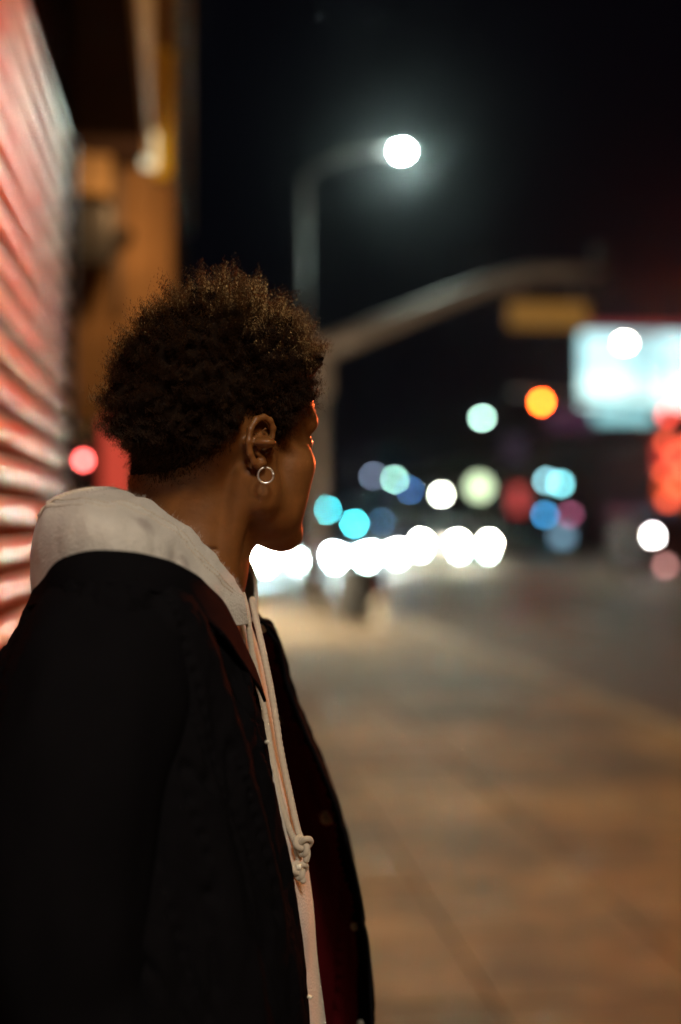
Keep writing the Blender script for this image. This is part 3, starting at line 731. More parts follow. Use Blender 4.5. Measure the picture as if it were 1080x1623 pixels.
# ---------------- signed distance modelling
def surface_nets(F, org, h):
    nx, ny, nz = F.shape
    s = F < 0
    acc = np.zeros((nx - 1, ny - 1, nz - 1, 3), np.float32); cnt = np.zeros((nx - 1, ny - 1, nz - 1), np.int16)
    cor = [(i, j, k) for i in (0, 1) for j in (0, 1) for k in (0, 1)]
    def sub(A, c): return A[c[0]:nx - 1 + c[0], c[1]:ny - 1 + c[1], c[2]:nz - 1 + c[2]]
    tot = sum(sub(s, c).astype(np.int8) for c in cor)
    act = (tot > 0) & (tot < 8)
    idx = np.argwhere(act)
    V = np.zeros((len(idx), 3)); N = np.zeros(len(idx))
    for a in cor:
        for b in cor:
            if sum(b) - sum(a) == 1 and all(b[i] >= a[i] for i in range(3)):
                fa = F[idx[:, 0] + a[0], idx[:, 1] + a[1], idx[:, 2] + a[2]]; fb = F[idx[:, 0] + b[0], idx[:, 1] + b[1], idx[:, 2] + b[2]]
                m = (fa < 0) != (fb < 0)
                t = np.where(m, fa / np.where(m, fa - fb, 1), 0)
                p = np.array(a)[None] + t[:, None] * (np.array(b) - np.array(a))[None]
                V += np.where(m[:, None], p, 0); N += m
    V = V / N[:, None] + idx
    vid = -np.ones(act.shape, np.int64); vid[act] = np.arange(len(idx))
    faces = []
    for ax in range(3):
        sl0 = [slice(None)] * 3; sl1 = [slice(None)] * 3
        sl0[ax] = slice(0, -1); sl1[ax] = slice(1, None)
        d = s[tuple(sl0)] != s[tuple(sl1)]
        inside = s[tuple(sl0)]
        E = np.argwhere(d)
        o1, o2 = [(1, 2), (2, 0), (0, 1)][ax]
        ok = (E[:, o1] > 0) & (E[:, o2] > 0) & (E[:, o1] < F.shape[o1] - 1) & (E[:, o2] < F.shape[o2] - 1)
        E = E[ok]
        q = []
        for (da, db) in ((-1, -1), (0, -1), (0, 0), (-1, 0)):
            c = E.copy(); c[:, o1] += da; c[:, o2] += db
            q.append(vid[c[:, 0], c[:, 1], c[:, 2]])
        q = np.stack(q, 1); ins = inside[E[:, 0], E[:, 1], E[:, 2]]
        q[~ins] = q[~ins][:, ::-1]
        faces.append(q)
    return V * h + np.array(org), np.vstack(faces)

class Field:
    def __init__(self, lo, hi, h):
        self.h = h; self.lo = np.array(lo, float)
        self.n = np.ceil((np.array(hi) - self.lo) / h).astype(int) + 1
        self.F = np.full(self.n, 60.0, np.float32)
        self.ax = [self.lo[i] + h * np.arange(self.n[i]) for i in range(3)]
    def region(self, lo, hi):
        sl = []; g = []
        for i in range(3):
            a = int(np.clip((lo[i] - self.lo[i]) / self.h, 0, self.n[i] - 1)); b = int(np.clip((hi[i] - self.lo[i]) / self.h + 2, a + 1, self.n[i]))
            sl.append(slice(a, b)); g.append(self.ax[i][a:b])
        return tuple(sl), np.meshgrid(*g, indexing='ij', sparse=True)
    def blend(self, sl, d, k, mode):
        A = self.F[sl]
        if mode == '+':
            h_ = np.clip(0.5 + 0.5 * (A - d) / k, 0, 1); self.F[sl] = A * (1 - h_) + d * h_ - k * h_ * (1 - h_)
        else:
            h_ = np.clip(0.5 - 0.5 * (A + d) / k, 0, 1); self.F[sl] = A * (1 - h_) - d * h_ + k * h_ * (1 - h_)
    def ell(self, c, r, k=8.0, mode='+', rot=None, mirror=False):
        c = np.array(c, float); r = np.array(r, float); R = r.max() + k + 6
        for s in ((1, -1) if mirror else (1,)):
            cc = c * np.array([1, s, 1])
            sl, (X, Y, Z) = self.region(cc - R, cc + R)
            x, y, z = X - cc[0], (Y - cc[1]) * s, Z - cc[2]
            if rot is not None:
                M = np.array(rot); x, y, z = (M[0, i_] for i_ in ()) if False else (M[0, 0] * x + M[0, 1] * y + M[0, 2] * z, M[1, 0] * x + M[1, 1] * y + M[1, 2] * z, M[2, 0] * x + M[2, 1] * y + M[2, 2] * z)
            k0 = np.sqrt((x / r[0]) ** 2 + (y / r[1]) ** 2 + (z / r[2]) ** 2); k1 = np.sqrt((x / r[0] ** 2) ** 2 + (y / r[1] ** 2) ** 2 + (z / r[2] ** 2) ** 2) + 1e-9
            d = np.where(k0 < 0.05, -r.min(), k0 * (k0 - 1) / k1)
            self.blend(sl, d, k, mode)
    def cap(self, a, b, ra, rb, k=8.0, mode='+', mirror=False):
        for s in ((1, -1) if mirror else (1,)):
            A = np.array(a, float) * np.array([1, s, 1]); B = np.array(b, float) * np.array([1, s, 1]); R = max(ra, rb) + k + 6
            sl, (X, Y, Z) = self.region(np.minimum(A, B) - R, np.maximum(A, B) + R)
            ab = B - A; L = (ab ** 2).sum() + 1e-9
            t = np.clip(((X - A[0]) * ab[0] + (Y - A[1]) * ab[1] + (Z - A[2]) * ab[2]) / L, 0, 1)
            d = np.sqrt((X - A[0] - t * ab[0]) ** 2 + (Y - A[1] - t * ab[1]) ** 2 + (Z - A[2] - t * ab[2]) ** 2) - (ra + (rb - ra) * t)
            self.blend(sl, d, k, mode)
    def path(self, pts, r, k, mode='+', mirror=False):
        for i in range(len(pts) - 1):
            ra, rb = (r, r) if not hasattr(r, '__len__') else (r[i], r[i + 1])
            self.cap(pts[i], pts[i + 1], ra, rb, k, mode, mirror)
    def mesh(self):
        F = self.F
        for a_ in range(3):
            for e_ in (0, -1):
                ix = [slice(None)] * 3; ix[a_] = e_; F[tuple(ix)] = np.maximum(F[tuple(ix)], 1.0)
        return surface_nets(self.F, self.lo, self.h)

# ---------------- head frame: x forward, y left, z up, millimetres, origin between the ear canals
BETA = math.radians(38)
PITCH_H = math.radians(3)
d_ear = 1.391
ear_w = loc(421, 709, d_ear)
fw = np.array([math.cos(BETA), math.sin(BETA), 0]); lf = np.array([-math.sin(BETA), math.cos(BETA), 0])
upv = np.array([0, 0, 1.0])
fw2 = fw * math.cos(PITCH_H) - upv * math.sin(PITCH_H); up2 = upv * math.cos(PITCH_H) + fw * math.sin(PITCH_H)
HC = ear_w + lf * 0.0745
HM = np.stack([fw2, lf, up2], 1)          # head -> person (columns)
def h2p(P): return HC + (np.asarray(P) * 0.001) @ HM.T
def p2h(P): return ((np.asarray(P) - HC) @ HM) * 1000

HF = Field((-140, -130, -215), (135, 130, 150), 1.5)
HF.ell((-4, 0, 46), (97, 74, 82), 4)
HF.ell((-38, 0, 26), (62, 66, 60), 22)
HF.ell((42, 0, 44), (50, 58, 50), 18)
HF.ell((46, 0, -24), (45, 57, 62), 22)
HF.ell((58, 45, -10), (20, 18, 16), 18, mirror=True)
HF.ell((51, 40, -40), (20, 21, 34), 20, mirror=True)
HF.cap((86, 8, 35), (72, 46, 33), 9, 9, 12, mirror=True)
HF.cap((86, 0, 20), (97, 0, -17), 7, 8.5, 9)
HF.ell((97, 0, -22), (9, 12, 9), 7)
HF.ell((89, 13, -25), (10, 8, 8), 6, mirror=True)
HF.cap((10, 55, -44), (74, 15, -83), 15, 13, 20, mirror=True)
HF.cap((5, 60, 0), (9, 56, -50), 13, 14, 18, mirror=True)
HF.ell((77, 0, -82), (16, 21, 15), 16)
HF.ell((36, 0, -58), (50, 46, 30), 18)
HF.ell((85, 0, -43), (11, 24, 7.5), 6); HF.ell((83, 0, -55), (12, 22, 8.5), 6)
HF.cap((95, -19, -49), (95, 19, -49), 1.6, 1.6, 4, '-')
HF.ell((88, 33, 13), (12, 18, 11), 9, '-', mirror=True)
HF.ell((72, 31, 13), (13.5, 14.5, 12.5), 4, mirror=True)
HF.cap((82, 20, 17), (75, 45, 14), 3.0, 3.0, 3, mirror=True)
HF.cap((83, 22, 8), (76, 44, 9), 2.6, 2.6, 3, mirror=True)
HF.ell((40, 74, 20), (26, 6, 22), 12, '-', mirror=True)          # temples
# neck: down to the shoulders (points given in the person frame)
nk0 = p2h(loc(335, 770, 1.452)); nk1 = p2h(loc(296, 905, 1.455)); nk2 = p2h(loc(270, 1000, 1.465))
HF.path([nk0, nk1, nk2], [52, 57, 66], 22)
nb0 = p2h(loc(268, 720, 1.462)); nb1 = p2h(loc(258, 860, 1.47))
HF.path([nb0, nb1], [36, 44], 16)
sm0 = np.array([-8, -58, -28.0]); sm1 = p2h(loc(348, 940, 1.43))          # near sternomastoid
HF.path([sm0, sm1], [10, 8], 12)
HF.path([p2h(loc(366, 858, 1.475)), p2h(loc(350, 930, 1.47))], [15, 14], 14)   # throat
HF.path([p2h(loc(270, 960, 1.47)), p2h(loc(150, 985, 1.34))], [58, 40], 20)
HF.path([p2h(loc(270, 960, 1.47)), p2h(loc(250, 985, 1.60))], [58, 40], 20)
# creases across the side of the neck
for (a0, a1, a2) in (((255, 838, 1.38), (300, 868, 1.385), (345, 872, 1.40)), ((262, 872, 1.38), (312, 898, 1.385), (350, 903, 1.41))):
    cc = [p2h(q_) for q_ in catmull([loc(*a0), loc(*a1), loc(*a2)], 6)]
    out_ = []
    for q_ in cc:
        ax_ = p2h(loc(300, 880, 1.456)); v_ = q_ - ax_; v_[2] = 0; out_.append(np.array([ax_[0], ax_[1], q_[2]]) + v_ / np.linalg.norm(v_) * 60.5)
    HF.path(out_, 1.3, 4.0, '-')
# ears
def ear(side_mirror=True):
    def E(a, b, n): return np.array([a, 71.5 + n, b])
    k = 2.2
    HF.ell(E(-9, 3, 1.0), (15, 26, 7), 5, mirror=True)
    HF.path([E(1, 2, 4), E(5, 10, 6), E(5, 19, 7.5), E(0, 26, 8.5), E(-8, 28.5, 9), E(-17, 25, 9.5), E(-23.5, 15, 10), E(-25, 3, 10), E(-22, -8, 9), E(-16, -16, 8), E(-10, -20, 7)], [2.4, 2.9, 3.1, 3.2, 3.3, 3.4, 3.4, 3.3, 3.1, 3.2, 3.4], k, mirror=True)
    HF.path([E(-3, 17, 6.5), E(-11, 10, 8), E(-14, 1, 8.5), E(-11.5, -7, 8), E(-6, -11, 7.5)], [2.2, 2.9, 3.0, 3.0, 3.0], 2.6, mirror=True)
    HF.ell(E(-3.5, 0, 8), (7, 8.5, 8.5), 3.0, '-', mirror=True)
    HF.ell(E(-3, 11.5, 8.5), (6, 4.0, 5.5), 2.5, '-', mirror=True)
    HF.path([E(-9, 21, 9.5), E(-17, 15, 11), E(-19, 4, 11), E(-17, -6, 10.5)], [2.0, 2.2, 2.0, 1.4], 2.5, '-', mirror=True)
    HF.path([E(-7, 5.2, 4.5), E(2, 4.0, 4.5)], [1.8, 2.2], 2.2, mirror=True)
    HF.ell(E(5.0, -3.5, 4), (3.6, 5.5, 4.4), 3, mirror=True)
    HF.ell(E(-7, -16.5, 4.5), (7.0, 8.0, 4.0), 4, mirror=True)
ear()
HV, HFc = HF.mesh()
body_pts = h2p(HV)
M_skin = mat('skin', (0.20, 0.080, 0.022), 0.46, noise_scale=38, noise_amt=0.20, bump=0.05, bump_scale=300, sss=0.25, spec=0.45)
body = mesh_obj('body', body_pts, HFc, M_skin, person, True)
smd = body.modifiers.new('relax', 'SMOOTH'); smd.factor = 0.5; smd.iterations = 2

# eyes, lashes and brows
M_frizz = None
M_eye = mat('eye_white', (0.7, 0.66, 0.6), 0.15); M_hair = mat('hair_fibre', (0.016, 0.009, 0.006), 0.5, spec=0.3)
nt = M_hair.node_tree; tr_ = nt.nodes.new('ShaderNodeBsdfTranslucent'); tr_.inputs['Color'].default_value = (0.42, 0.19, 0.06, 1)   # light passing through fine strands
mxs = nt.nodes.new('ShaderNodeMixShader'); mxs.inputs[0].default_value = 0.10
nt.links.new(nt.nodes['Principled BSDF'].outputs[0], mxs.inputs[1]); nt.links.new(tr_.outputs[0], mxs.inputs[2])
nt.links.new(mxs.outputs[0], [n for n in nt.nodes if n.type == 'OUTPUT_MATERIAL'][0].inputs['Surface'])
for s in (-1, 1):
    bm = bmesh.new(); bmesh.ops.create_uvsphere(bm, u_segments=20, v_segments=12, radius=0.0122)
    bmesh.ops.translate(bm, verts=bm.verts, vec=Vector(h2p((75.0, 31 * s, 12.5)))); bm_obj('eye', bm, M_eye, person, True)
def strands_obj(name, strands, m, parent, sides=2):
    """strands: list of (pts Nx3, radius N)"""
    Vs, Fs, base = [], [], 0
    ang = np.arange(sides) * 2 * math.pi / sides
    for P_, r in strands:
        n = len(P_); T = np.gradient(P_, axis=0); T /= np.linalg.norm(T, axis=1, keepdims=True) + 1e-12
        ref = np.where(np.abs(T[:, 2:3]) < 0.9, np.array([[0, 0, 1.0]]), np.array([[1.0, 0, 0]]))
        a = np.cross(T, ref); a /= np.linalg.norm(a, axis=1, keepdims=True) + 1e-12; b = np.cross(T, a)
        ring = P_[:, None] + (a[:, None] * np.cos(ang)[None, :, None] + b[:, None] * np.sin(ang)[None, :, None]) * r[:, None, None]
        Vs.append(ring.reshape(-1, 3))
        Fs.append(grid_faces(n, sides, sides > 2) + base); base += n * sides
    V = np.vstack(Vs).astype(np.float32); Fq = np.vstack(Fs).astype(np.int32)
    me = bpy.data.meshes.new(name)
    me.vertices.add(len(V)); me.vertices.foreach_set('co', V.ravel())
    me.loops.add(Fq.size); me.loops.foreach_set('vertex_index', Fq.ravel())
    me.polygons.add(len(Fq)); me.polygons.foreach_set('loop_start', np.arange(0, Fq.size, 4, dtype=np.int32))
    me.polygons.foreach_set('use_smooth', np.ones(len(Fq), bool))
    me.update(calc_edges=True); me.materials.append(m)
    o = bpy.data.objects.new(name, me); C.objects.link(o); o.parent = parent
    return o

bvh = BVHTree.FromPolygons([tuple(v) for v in HV.tolist()], [tuple(f) for f in HFc.tolist()])
HCEN = np.array([-4.0, 0, 46.0])
def scalp(direction):
    d = Vector(direction).normalized()
    r = bvh.ray_cast(Vector(HCEN), d)
    return (np.array(r[0]), np.array(d)) if r[0] is not None else (None, None)
# hairline: lowest hair height for a given front-back position on the side of the head
def nz3(p, sc, seed=0): return noise.noise(Vector((p[0] * sc + seed * 17.3, p[1] * sc + seed * 5.1, p[2] * sc - seed * 9.7)))
FB = [-120, -95, -83, -68, -50, -38, -30, -22, 4, 12, 22, 33, 48, 68, 80, 100]
ZB = [-52, -52, -47, -36, -15, 5, 12, 29, 30, 8, 6, 14, 40, 80, 96, 104]
def hair_len(p):
    """hair length in mm at scalp point p (0 outside the hairline)"""
    f, y, z = p
    zb = np.interp(f, FB, ZB) + 5.0 * nz3(p, .10, 11) + 6.0 * nz3(p, .28, 12); m = z - zb
    if m <= 0: return 0.0
    back = np.clip((-f - 20) / 60, 0, 1); top = np.clip((z - 70) / 45, 0, 1); front = np.clip((f - 35) / 45, 0, 1)
    L = 26 + 8 * back + (24 - 13 * back) * top + 9 * front
    ramp = 24 - 14 * front
    t = np.clip(m / ramp, 0, 1)
    tb = np.clip((z + 10) / 34, 0, 1)                 # tapered nape
    t = t * (1 - back) + min(t, tb) * back; t = t * t * (3 - 2 * t)
    return 3.0 + (L - 3.0) * t

def lump(p): return .70 * nz3(p, .048, 3) + .50 * nz3(p, .10, 6)
# dense inner mass of the hair
bm = bmesh.new(); bmesh.ops.create_icosphere(bm, subdivisions=6, radius=1.0)
for v in bm.verts:
    p, d = scalp(v.co)
    if p is None: v.co = Vector(h2p(HCEN)); continue
    L = hair_len(p)
    if L <= 0 or p[2] < -60:
        rr = min(np.linalg.norm(p - HCEN), 92.0) - 7.0; v.co = Vector(h2p(HCEN + d * rr)); continue
    off = -3.0 if L <= 0 else (-1.5 + min(2.0, (p[2] - np.interp(p[0], FB, ZB) - 3.5) * .22) + .5 * nz3(p, .5, 8) + max(0, L - 7) * (0.50 + 0.75 * lump(p) + 0.16 * nz3(p, 0.22, 2) + 0.10 * nz3(p, 0.45, 5)))
    v.co = Vector(h2p(p + d * off))
hair_core = bm_obj('hair', bm, mat('hair_mass', (0.009, 0.005, 0.003), 0.9, spec=0.05), person, True)

# coiled locks
def rand_dirs(n):
    v = RNG.normal(size=(n, 3)); return v / np.linalg.norm(v, axis=1, keepdims=True)
strands = []
tri_budget = 0
def coil(root, d, length, rad, turns, phase, n, thick, bend):
    t = np.linspace(0, 1, n)
    d = d / np.linalg.norm(d)
    ref = np.array([0, 0, 1.0]) if abs(d[2]) < 0.9 else np.array([1.0, 0, 0])
    a = np.cross(d, ref); a /= np.linalg.norm(a); b = np.cross(d, a)
    ph = phase + turns * 2 * math.pi * t
    rr = rad * np.minimum(1, t * 4 + .2) * (1 - .35 * t)
    axis = root[None] + d[None] * (length * t)[:, None] + bend[None] * (t ** 2)[:, None]
    P_ = axis + (a[None] * np.cos(ph)[:, None] + b[None] * np.sin(ph)[:, None]) * rr[:, None]
    return P_, thick * (1 - 0.55 * t)
# tufts: locks lean together into peaks
tufts = []
for v in rand_dirs(150):
    p, d = scalp(v)
    if p is None or hair_len(p) < 16: continue
    ax = d + RNG.normal(size=3) * .22 + np.array([0, 0, .12]); tufts.append((p, ax / np.linalg.norm(ax), RNG.uniform(.85, 1.55)))
TP = np.array([t_[0] for t_ in tufts])
n_cl = 0
for v in rand_dirs(2600):
    p, d = scalp(v)
    if p is None: continue
    L = hair_len(p)
    if L < 9: continue
    n_cl += 1
    big = 1.0 + 0.85 * lump(p) + RNG.normal() * 0.05
    tilt = RNG.normal(size=3) * 0.42 + np.array([0.0, 0, 0.18])
    ax = d + tilt; ax /= np.linalg.norm(ax)
    dt = np.linalg.norm(TP - p, axis=1); ti = dt.argmin(); wgt = math.exp(-(dt[ti] / 11.0) ** 2)
    tip = tufts[ti][0] + tufts[ti][1] * L * tufts[ti][2] * 1.05
    ax = ax * (1 - .8 * wgt) + (tip - p) / np.linalg.norm(tip - p) * .8 * wgt; ax /= np.linalg.norm(ax)
    big = (big - .12) * (1 - wgt) + wgt * tufts[ti][2] * .98
    spike = RNG.random() < 0.03
    Lc = L * big * (1.22 if spike else 1.0)
    ns_ = 7 if not spike else 9
    curl_ = RNG.normal(size=3) * 4.0
    for k in range(ns_):
        jit = RNG.normal(size=3) * 2.3
        root = p + jit + d * L * 0.30
        l = Lc * RNG.uniform(.52, .78)
        conv = -jit * 0.8 + RNG.normal(size=3) * 1.3 + curl_
        dirk = ax * 1.0 + RNG.normal(size=3) * 0.07
        turns = l / RNG.uniform(3.8, 6.0)
        n = int(min(44, max(10, turns * 7)))
        P_, r = coil(root, dirk, l, RNG.uniform(1.3, 2.9), turns, RNG.uniform(0, 6.28), n, RNG.uniform(.30, .52), conv)
        strands.append((h2p(P_), r * 0.001))
# fine frizz that softens the outline
frizz = []
for v in rand_dirs(3000):
    p, d = scalp(v)
    if p is None: continue
    L = hair_len(p)
    if L < 9: continue
    root = p + d * L * (1 + .85 * lump(p)) * RNG.uniform(.50, .85)
    l = RNG.uniform(3, 9)
    P_, r = coil(root, d + RNG.normal(size=3) * .55, l, RNG.uniform(.6, 2.2), RNG.uniform(1, 2.6), RNG.uniform(0, 6.28), 12, RNG.uniform(.09, .18), RNG.normal(size=3) * 2.5)
    frizz.append((h2p(P_), r * 0.001))
# short tapered hair round the hairline and the nape
cnt_s = 0
for v in rand_dirs(90000):
    if v[2] > 0.45 or v[2] < -.95: continue
    p, d = scalp(v)
    if p is None: continue
    f, y, z = p
    m = z - np.interp(f, FB, ZB)
    if m < -20 or hair_len(p) > 12: continue
    if m < 0 and RNG.random() > math.exp(m / 6.0) * (.9 if f < -30 else 0.25): continue
    if y > 20 and f > -60: continue
    if -30 < f < 8 and z < 30: continue
    cnt_s += 1
    l = RNG.uniform(2.5, 6.0) + max(0, m) * .12
    P_, r = coil(p - d * .3, d * .75 + RNG.normal(size=3) * .6 + np.array([0, 0, -.15]), l, RNG.uniform(.3, .8), RNG.uniform(.6, 1.5), RNG.uniform(0, 6.28), 6, RNG.uniform(.20, .42), RNG.normal(size=3) * 1.0)
    strands.append((h2p(P_), r * 0.001))
# brows and lashes
for s in (-1, 1):
    for k in range(110):
        t = RNG.random(); base = np.array([93 - 16 * t ** 1.6, s * (12 + 38 * t), 36 + 5 * math.sin(t * 2.4) - 3 * t])
        hit = bvh.find_nearest(Vector(base)); q = np.array(hit[0]); nn = np.array(hit[1])
        dr = np.array([-.35, s * 1.0, .35 - .7 * t]) + nn * .35 + RNG.normal(size=3) * .15
        P_, r = coil(q + RNG.normal(size=3) * np.array([.3, 1, 2.0]), dr, RNG.uniform(4, 8), .1, .3, 0, 5, .16, np.zeros(3)); strands.append((h2p(P_), r * 0.001))
    for k in range(26):
        t = k / 25; q = np.array([86 - 9 * t, s * (21 + 23 * t), 16.5 - 2.0 * t])
        P_, r = coil(q, np.array([1.0, s * (.25 + .5 * t), .25]), RNG.uniform(6, 8.5), .05, .1, 0, 5, .14, np.array([0, 0, 3.0])); strands.append((h2p(P_), r * 0.001))
print('clumps', n_cl, 'short', cnt_s, 'strands', len(strands), 'tris', sum(len(a) for a, b in strands) * 6)
locks = strands_obj('hair_locks', strands, M_hair, hair_core); locks['kind'] = 'stuff'
M_frizz = M_hair.copy(); M_frizz.name = 'hair_frizz'
for n_ in M_frizz.node_tree.nodes:
    if n_.type == 'MIX_SHADER': n_.inputs[0].default_value = 0.5
fz = strands_obj('hair_frizz', frizz, M_frizz, hair_core); fz['kind'] = 'stuff'

# hoop earring
rc = loc(421.5, 753.5, 1.374)
pts = []
for k in range(27):
    a_ = math.radians(100) + k / 26 * math.radians(348)
    pts.append(rc + np.array([math.cos(a_) * 0.0074, math.cos(a_) * 0.0010, math.sin(a_) * 0.0076]))
M_silver = mat('silver', (0.92, 0.91, 0.89), 0.28, metal=0.85)
er = tube_obj('earring', pts, 0.0011, M_silver, person, 10)
bm = bmesh.new(); bmesh.ops.create_uvsphere(bm, u_segments=10, v_segments=6, radius=0.0016)
bmesh.ops.translate(bm, verts=bm.verts, vec=Vector(rc + np.array([.0072, 0, .0012]))); bm_obj('clasp', bm, M_silver, er, True)
# ---------------- clothes
def cloth_mat(name, col, rough, weave, sheen=0.3, blotches=None, amt=0.08, bump=0.25, spec=0.25):
    m = mat(name, col, rough, noise_scale=14, noise_amt=amt, bump=bump, bump_scale=weave, spec=0.25)
    b = m.node_tree.nodes['Principled BSDF']; b.inputs['Specular IOR Level'].default_value = spec; b.inputs['Sheen Weight'].default_value = sheen; b.inputs['Sheen Roughness'].default_value = 0.5
    if blotches:
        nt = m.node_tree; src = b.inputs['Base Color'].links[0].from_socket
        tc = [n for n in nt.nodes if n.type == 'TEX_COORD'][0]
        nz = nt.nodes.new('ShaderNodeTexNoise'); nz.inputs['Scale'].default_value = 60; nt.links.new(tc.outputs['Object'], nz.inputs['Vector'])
        for (c, r) in blotches:
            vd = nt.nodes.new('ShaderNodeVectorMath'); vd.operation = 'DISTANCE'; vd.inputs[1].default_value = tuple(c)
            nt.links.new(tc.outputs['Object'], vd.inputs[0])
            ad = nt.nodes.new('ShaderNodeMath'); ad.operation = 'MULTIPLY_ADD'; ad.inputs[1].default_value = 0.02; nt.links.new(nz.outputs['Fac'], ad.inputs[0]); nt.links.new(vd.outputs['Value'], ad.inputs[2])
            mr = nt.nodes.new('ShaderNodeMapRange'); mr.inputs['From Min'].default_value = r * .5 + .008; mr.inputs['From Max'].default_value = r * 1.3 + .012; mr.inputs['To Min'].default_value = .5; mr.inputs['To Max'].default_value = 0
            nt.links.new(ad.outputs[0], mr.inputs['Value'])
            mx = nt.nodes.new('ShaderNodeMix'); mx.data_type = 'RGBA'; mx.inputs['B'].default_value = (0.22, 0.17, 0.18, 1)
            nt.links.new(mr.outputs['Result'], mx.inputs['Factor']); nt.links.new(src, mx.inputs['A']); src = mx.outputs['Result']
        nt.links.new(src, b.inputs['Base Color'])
    return m

M_fleece = cloth_mat('pale_fleece', (0.61, 0.60, 0.575), 0.9, 420, 0.3, bump=0.35, amt=0.10, blotches=[(loc(232, 832, 1.27), .009), (loc(268, 880, 1.28), .007), (loc(292, 893, 1.29), .006)])  # three soft dark patches on the near side of the hood
M_cord = cloth_mat('cord_cotton', (0.60, 0.53, 0.44), 0.9, 1500, 0.3)
M_black = cloth_mat('black_jacket_cloth', (0.0055, 0.0055, 0.0070), 0.8, 1200, 0.0, spec=0.004)
M_lining = cloth_mat('red_lining', (0.16, 0.006, 0.012), 0.6, 600, 0.0)
M_denim = cloth_mat('dark_trousers', (0.012, 0.012, 0.016), 0.85, 900, 0.1)

def nzv(P_, sc, seed):
    """noise on an array of points, sc per-axis scale"""
    sh = P_.shape[:-1]; Q = P_.reshape(-1, 3) * np.array(sc)[None] + seed * 13.7
    return np.array([noise.noise(Vector(q)) for q in Q]).reshape(sh)

# hood lying on the back and round the neck: stations from the near front end round the back to the far front end
HST = [
 [(390, 985, 1.40), (386, 960, 1.395), (384, 940, 1.385), (386, 943, 1.378), (390, 962, 1.372), (394, 990, 1.378)],
 [(372, 965, 1.41), (372, 935, 1.40), (366, 912, 1.38), (358, 914, 1.358), (352, 940, 1.335), (360, 990, 1.335)],
 [(335, 940, 1.41), (338, 900, 1.40), (330, 871, 1.375), (318, 871, 1.34), (306, 900, 1.30), (314, 965, 1.295)],
 [(295, 915, 1.42), (297, 868, 1.41), (288, 832, 1.38), (272, 829, 1.33), (254, 862, 1.272), (262, 950, 1.262)],
 [(250, 900, 1.43), (254, 845, 1.42), (243, 800, 1.39), (218, 797, 1.32), (196, 836, 1.248), (200, 950, 1.245)],
 [(220, 895, 1.45), (222, 835, 1.44), (212, 783, 1.415), (155, 784, 1.315), (128, 826, 1.248), (130, 950, 1.25)],
 [(205, 895, 1.465), (206, 835, 1.46), (196, 778, 1.445), (108, 783, 1.35), (72, 836, 1.30), (72, 975, 1.30)],
 [(200, 895, 1.48), (200, 835, 1.48), (190, 776, 1.48), (85, 792, 1.43), (54, 862, 1.42), (57, 975, 1.42)],
 [(205, 895, 1.50), (206, 835, 1.50), (198, 778, 1.525), (100, 788, 1.53), (75, 850, 1.56), (78, 970, 1.57)],
 [(240, 895, 1.53), (240, 840, 1.535), (230, 792, 1.565), (190, 800, 1.62), (160, 845, 1.67), (160, 960, 1.68)],
 [(305, 910, 1.535), (305, 865, 1.54), (300, 838, 1.565), (288, 845, 1.61), (278, 880, 1.655), (280, 980, 1.67)],
 [(352, 945, 1.51), (356, 905, 1.515), (372, 878, 1.53), (382, 886, 1.55), (394, 915, 1.565), (395, 985, 1.57)],
 [(378, 965, 1.478), (380, 918, 1.482), (391, 880, 1.49), (401, 894, 1.497), (409, 930, 1.502), (405, 985, 1.498)],
]
nu, nv = 300, 96
G = loft_grid([[loc(*p) for p in st] for st in HST], nv, nu)      # (nu stations, nv across, 3)
Nn = grid_normals(G)
tt = np.linspace(0, 1, nv)[None, :] * np.ones((nu, 1)); ss = np.linspace(0, 1, nu)[:, None] * np.ones((1, nv))
fold = 0.0034 * nzv(np.stack([ss * 9, tt * 2.6, 0 * ss], -1), (1, 1, 1), 1) + 0.0030 * nzv(np.stack([ss * 22, tt * 5, 0 * ss], -1), (1, 1, 1), 2) + 0.0007 * nzv(np.stack([ss * 60, tt * 16, 0 * ss], -1), (1, 1, 1), 3)
fold += 0.0026 * np.exp(-((tt - .5) / .08) ** 2) * nzv(np.stack([ss * 26, 0 * tt, 0 * ss], -1), (1, 1, 1), 4)      # puckered hem edge
seam = 0.665 + 0.012 * np.sin(ss * 17)
fold += -0.0042 * np.exp(-((tt - seam) / .011) ** 2) + 0.0022 * np.exp(-((tt - seam - .025) / .012) ** 2)
fold *= np.clip(np.sin(math.pi * ss) * 4, .25, 1)
fold += 0.0030 * nzv(np.stack([ss * 30, tt * 1.2, 0 * ss], -1), (1, 1, 1), 17) * np.clip((tt - .62) / .3, 0, 1) * np.clip(np.sin(math.pi * ss) * 2, 0, 1)
sg = 1.0 if (Nn[nu // 3, int(nv * .8)] @ np.array([0, -1, 0])) > 0 else -1.0
G2 = G + Nn * (sg * fold)[..., None]
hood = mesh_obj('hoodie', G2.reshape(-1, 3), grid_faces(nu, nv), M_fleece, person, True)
md = hood.modifiers.new('thick', 'SOLIDIFY'); md.thickness = 0.004; md.offset = -1 if sg > 0 else 1

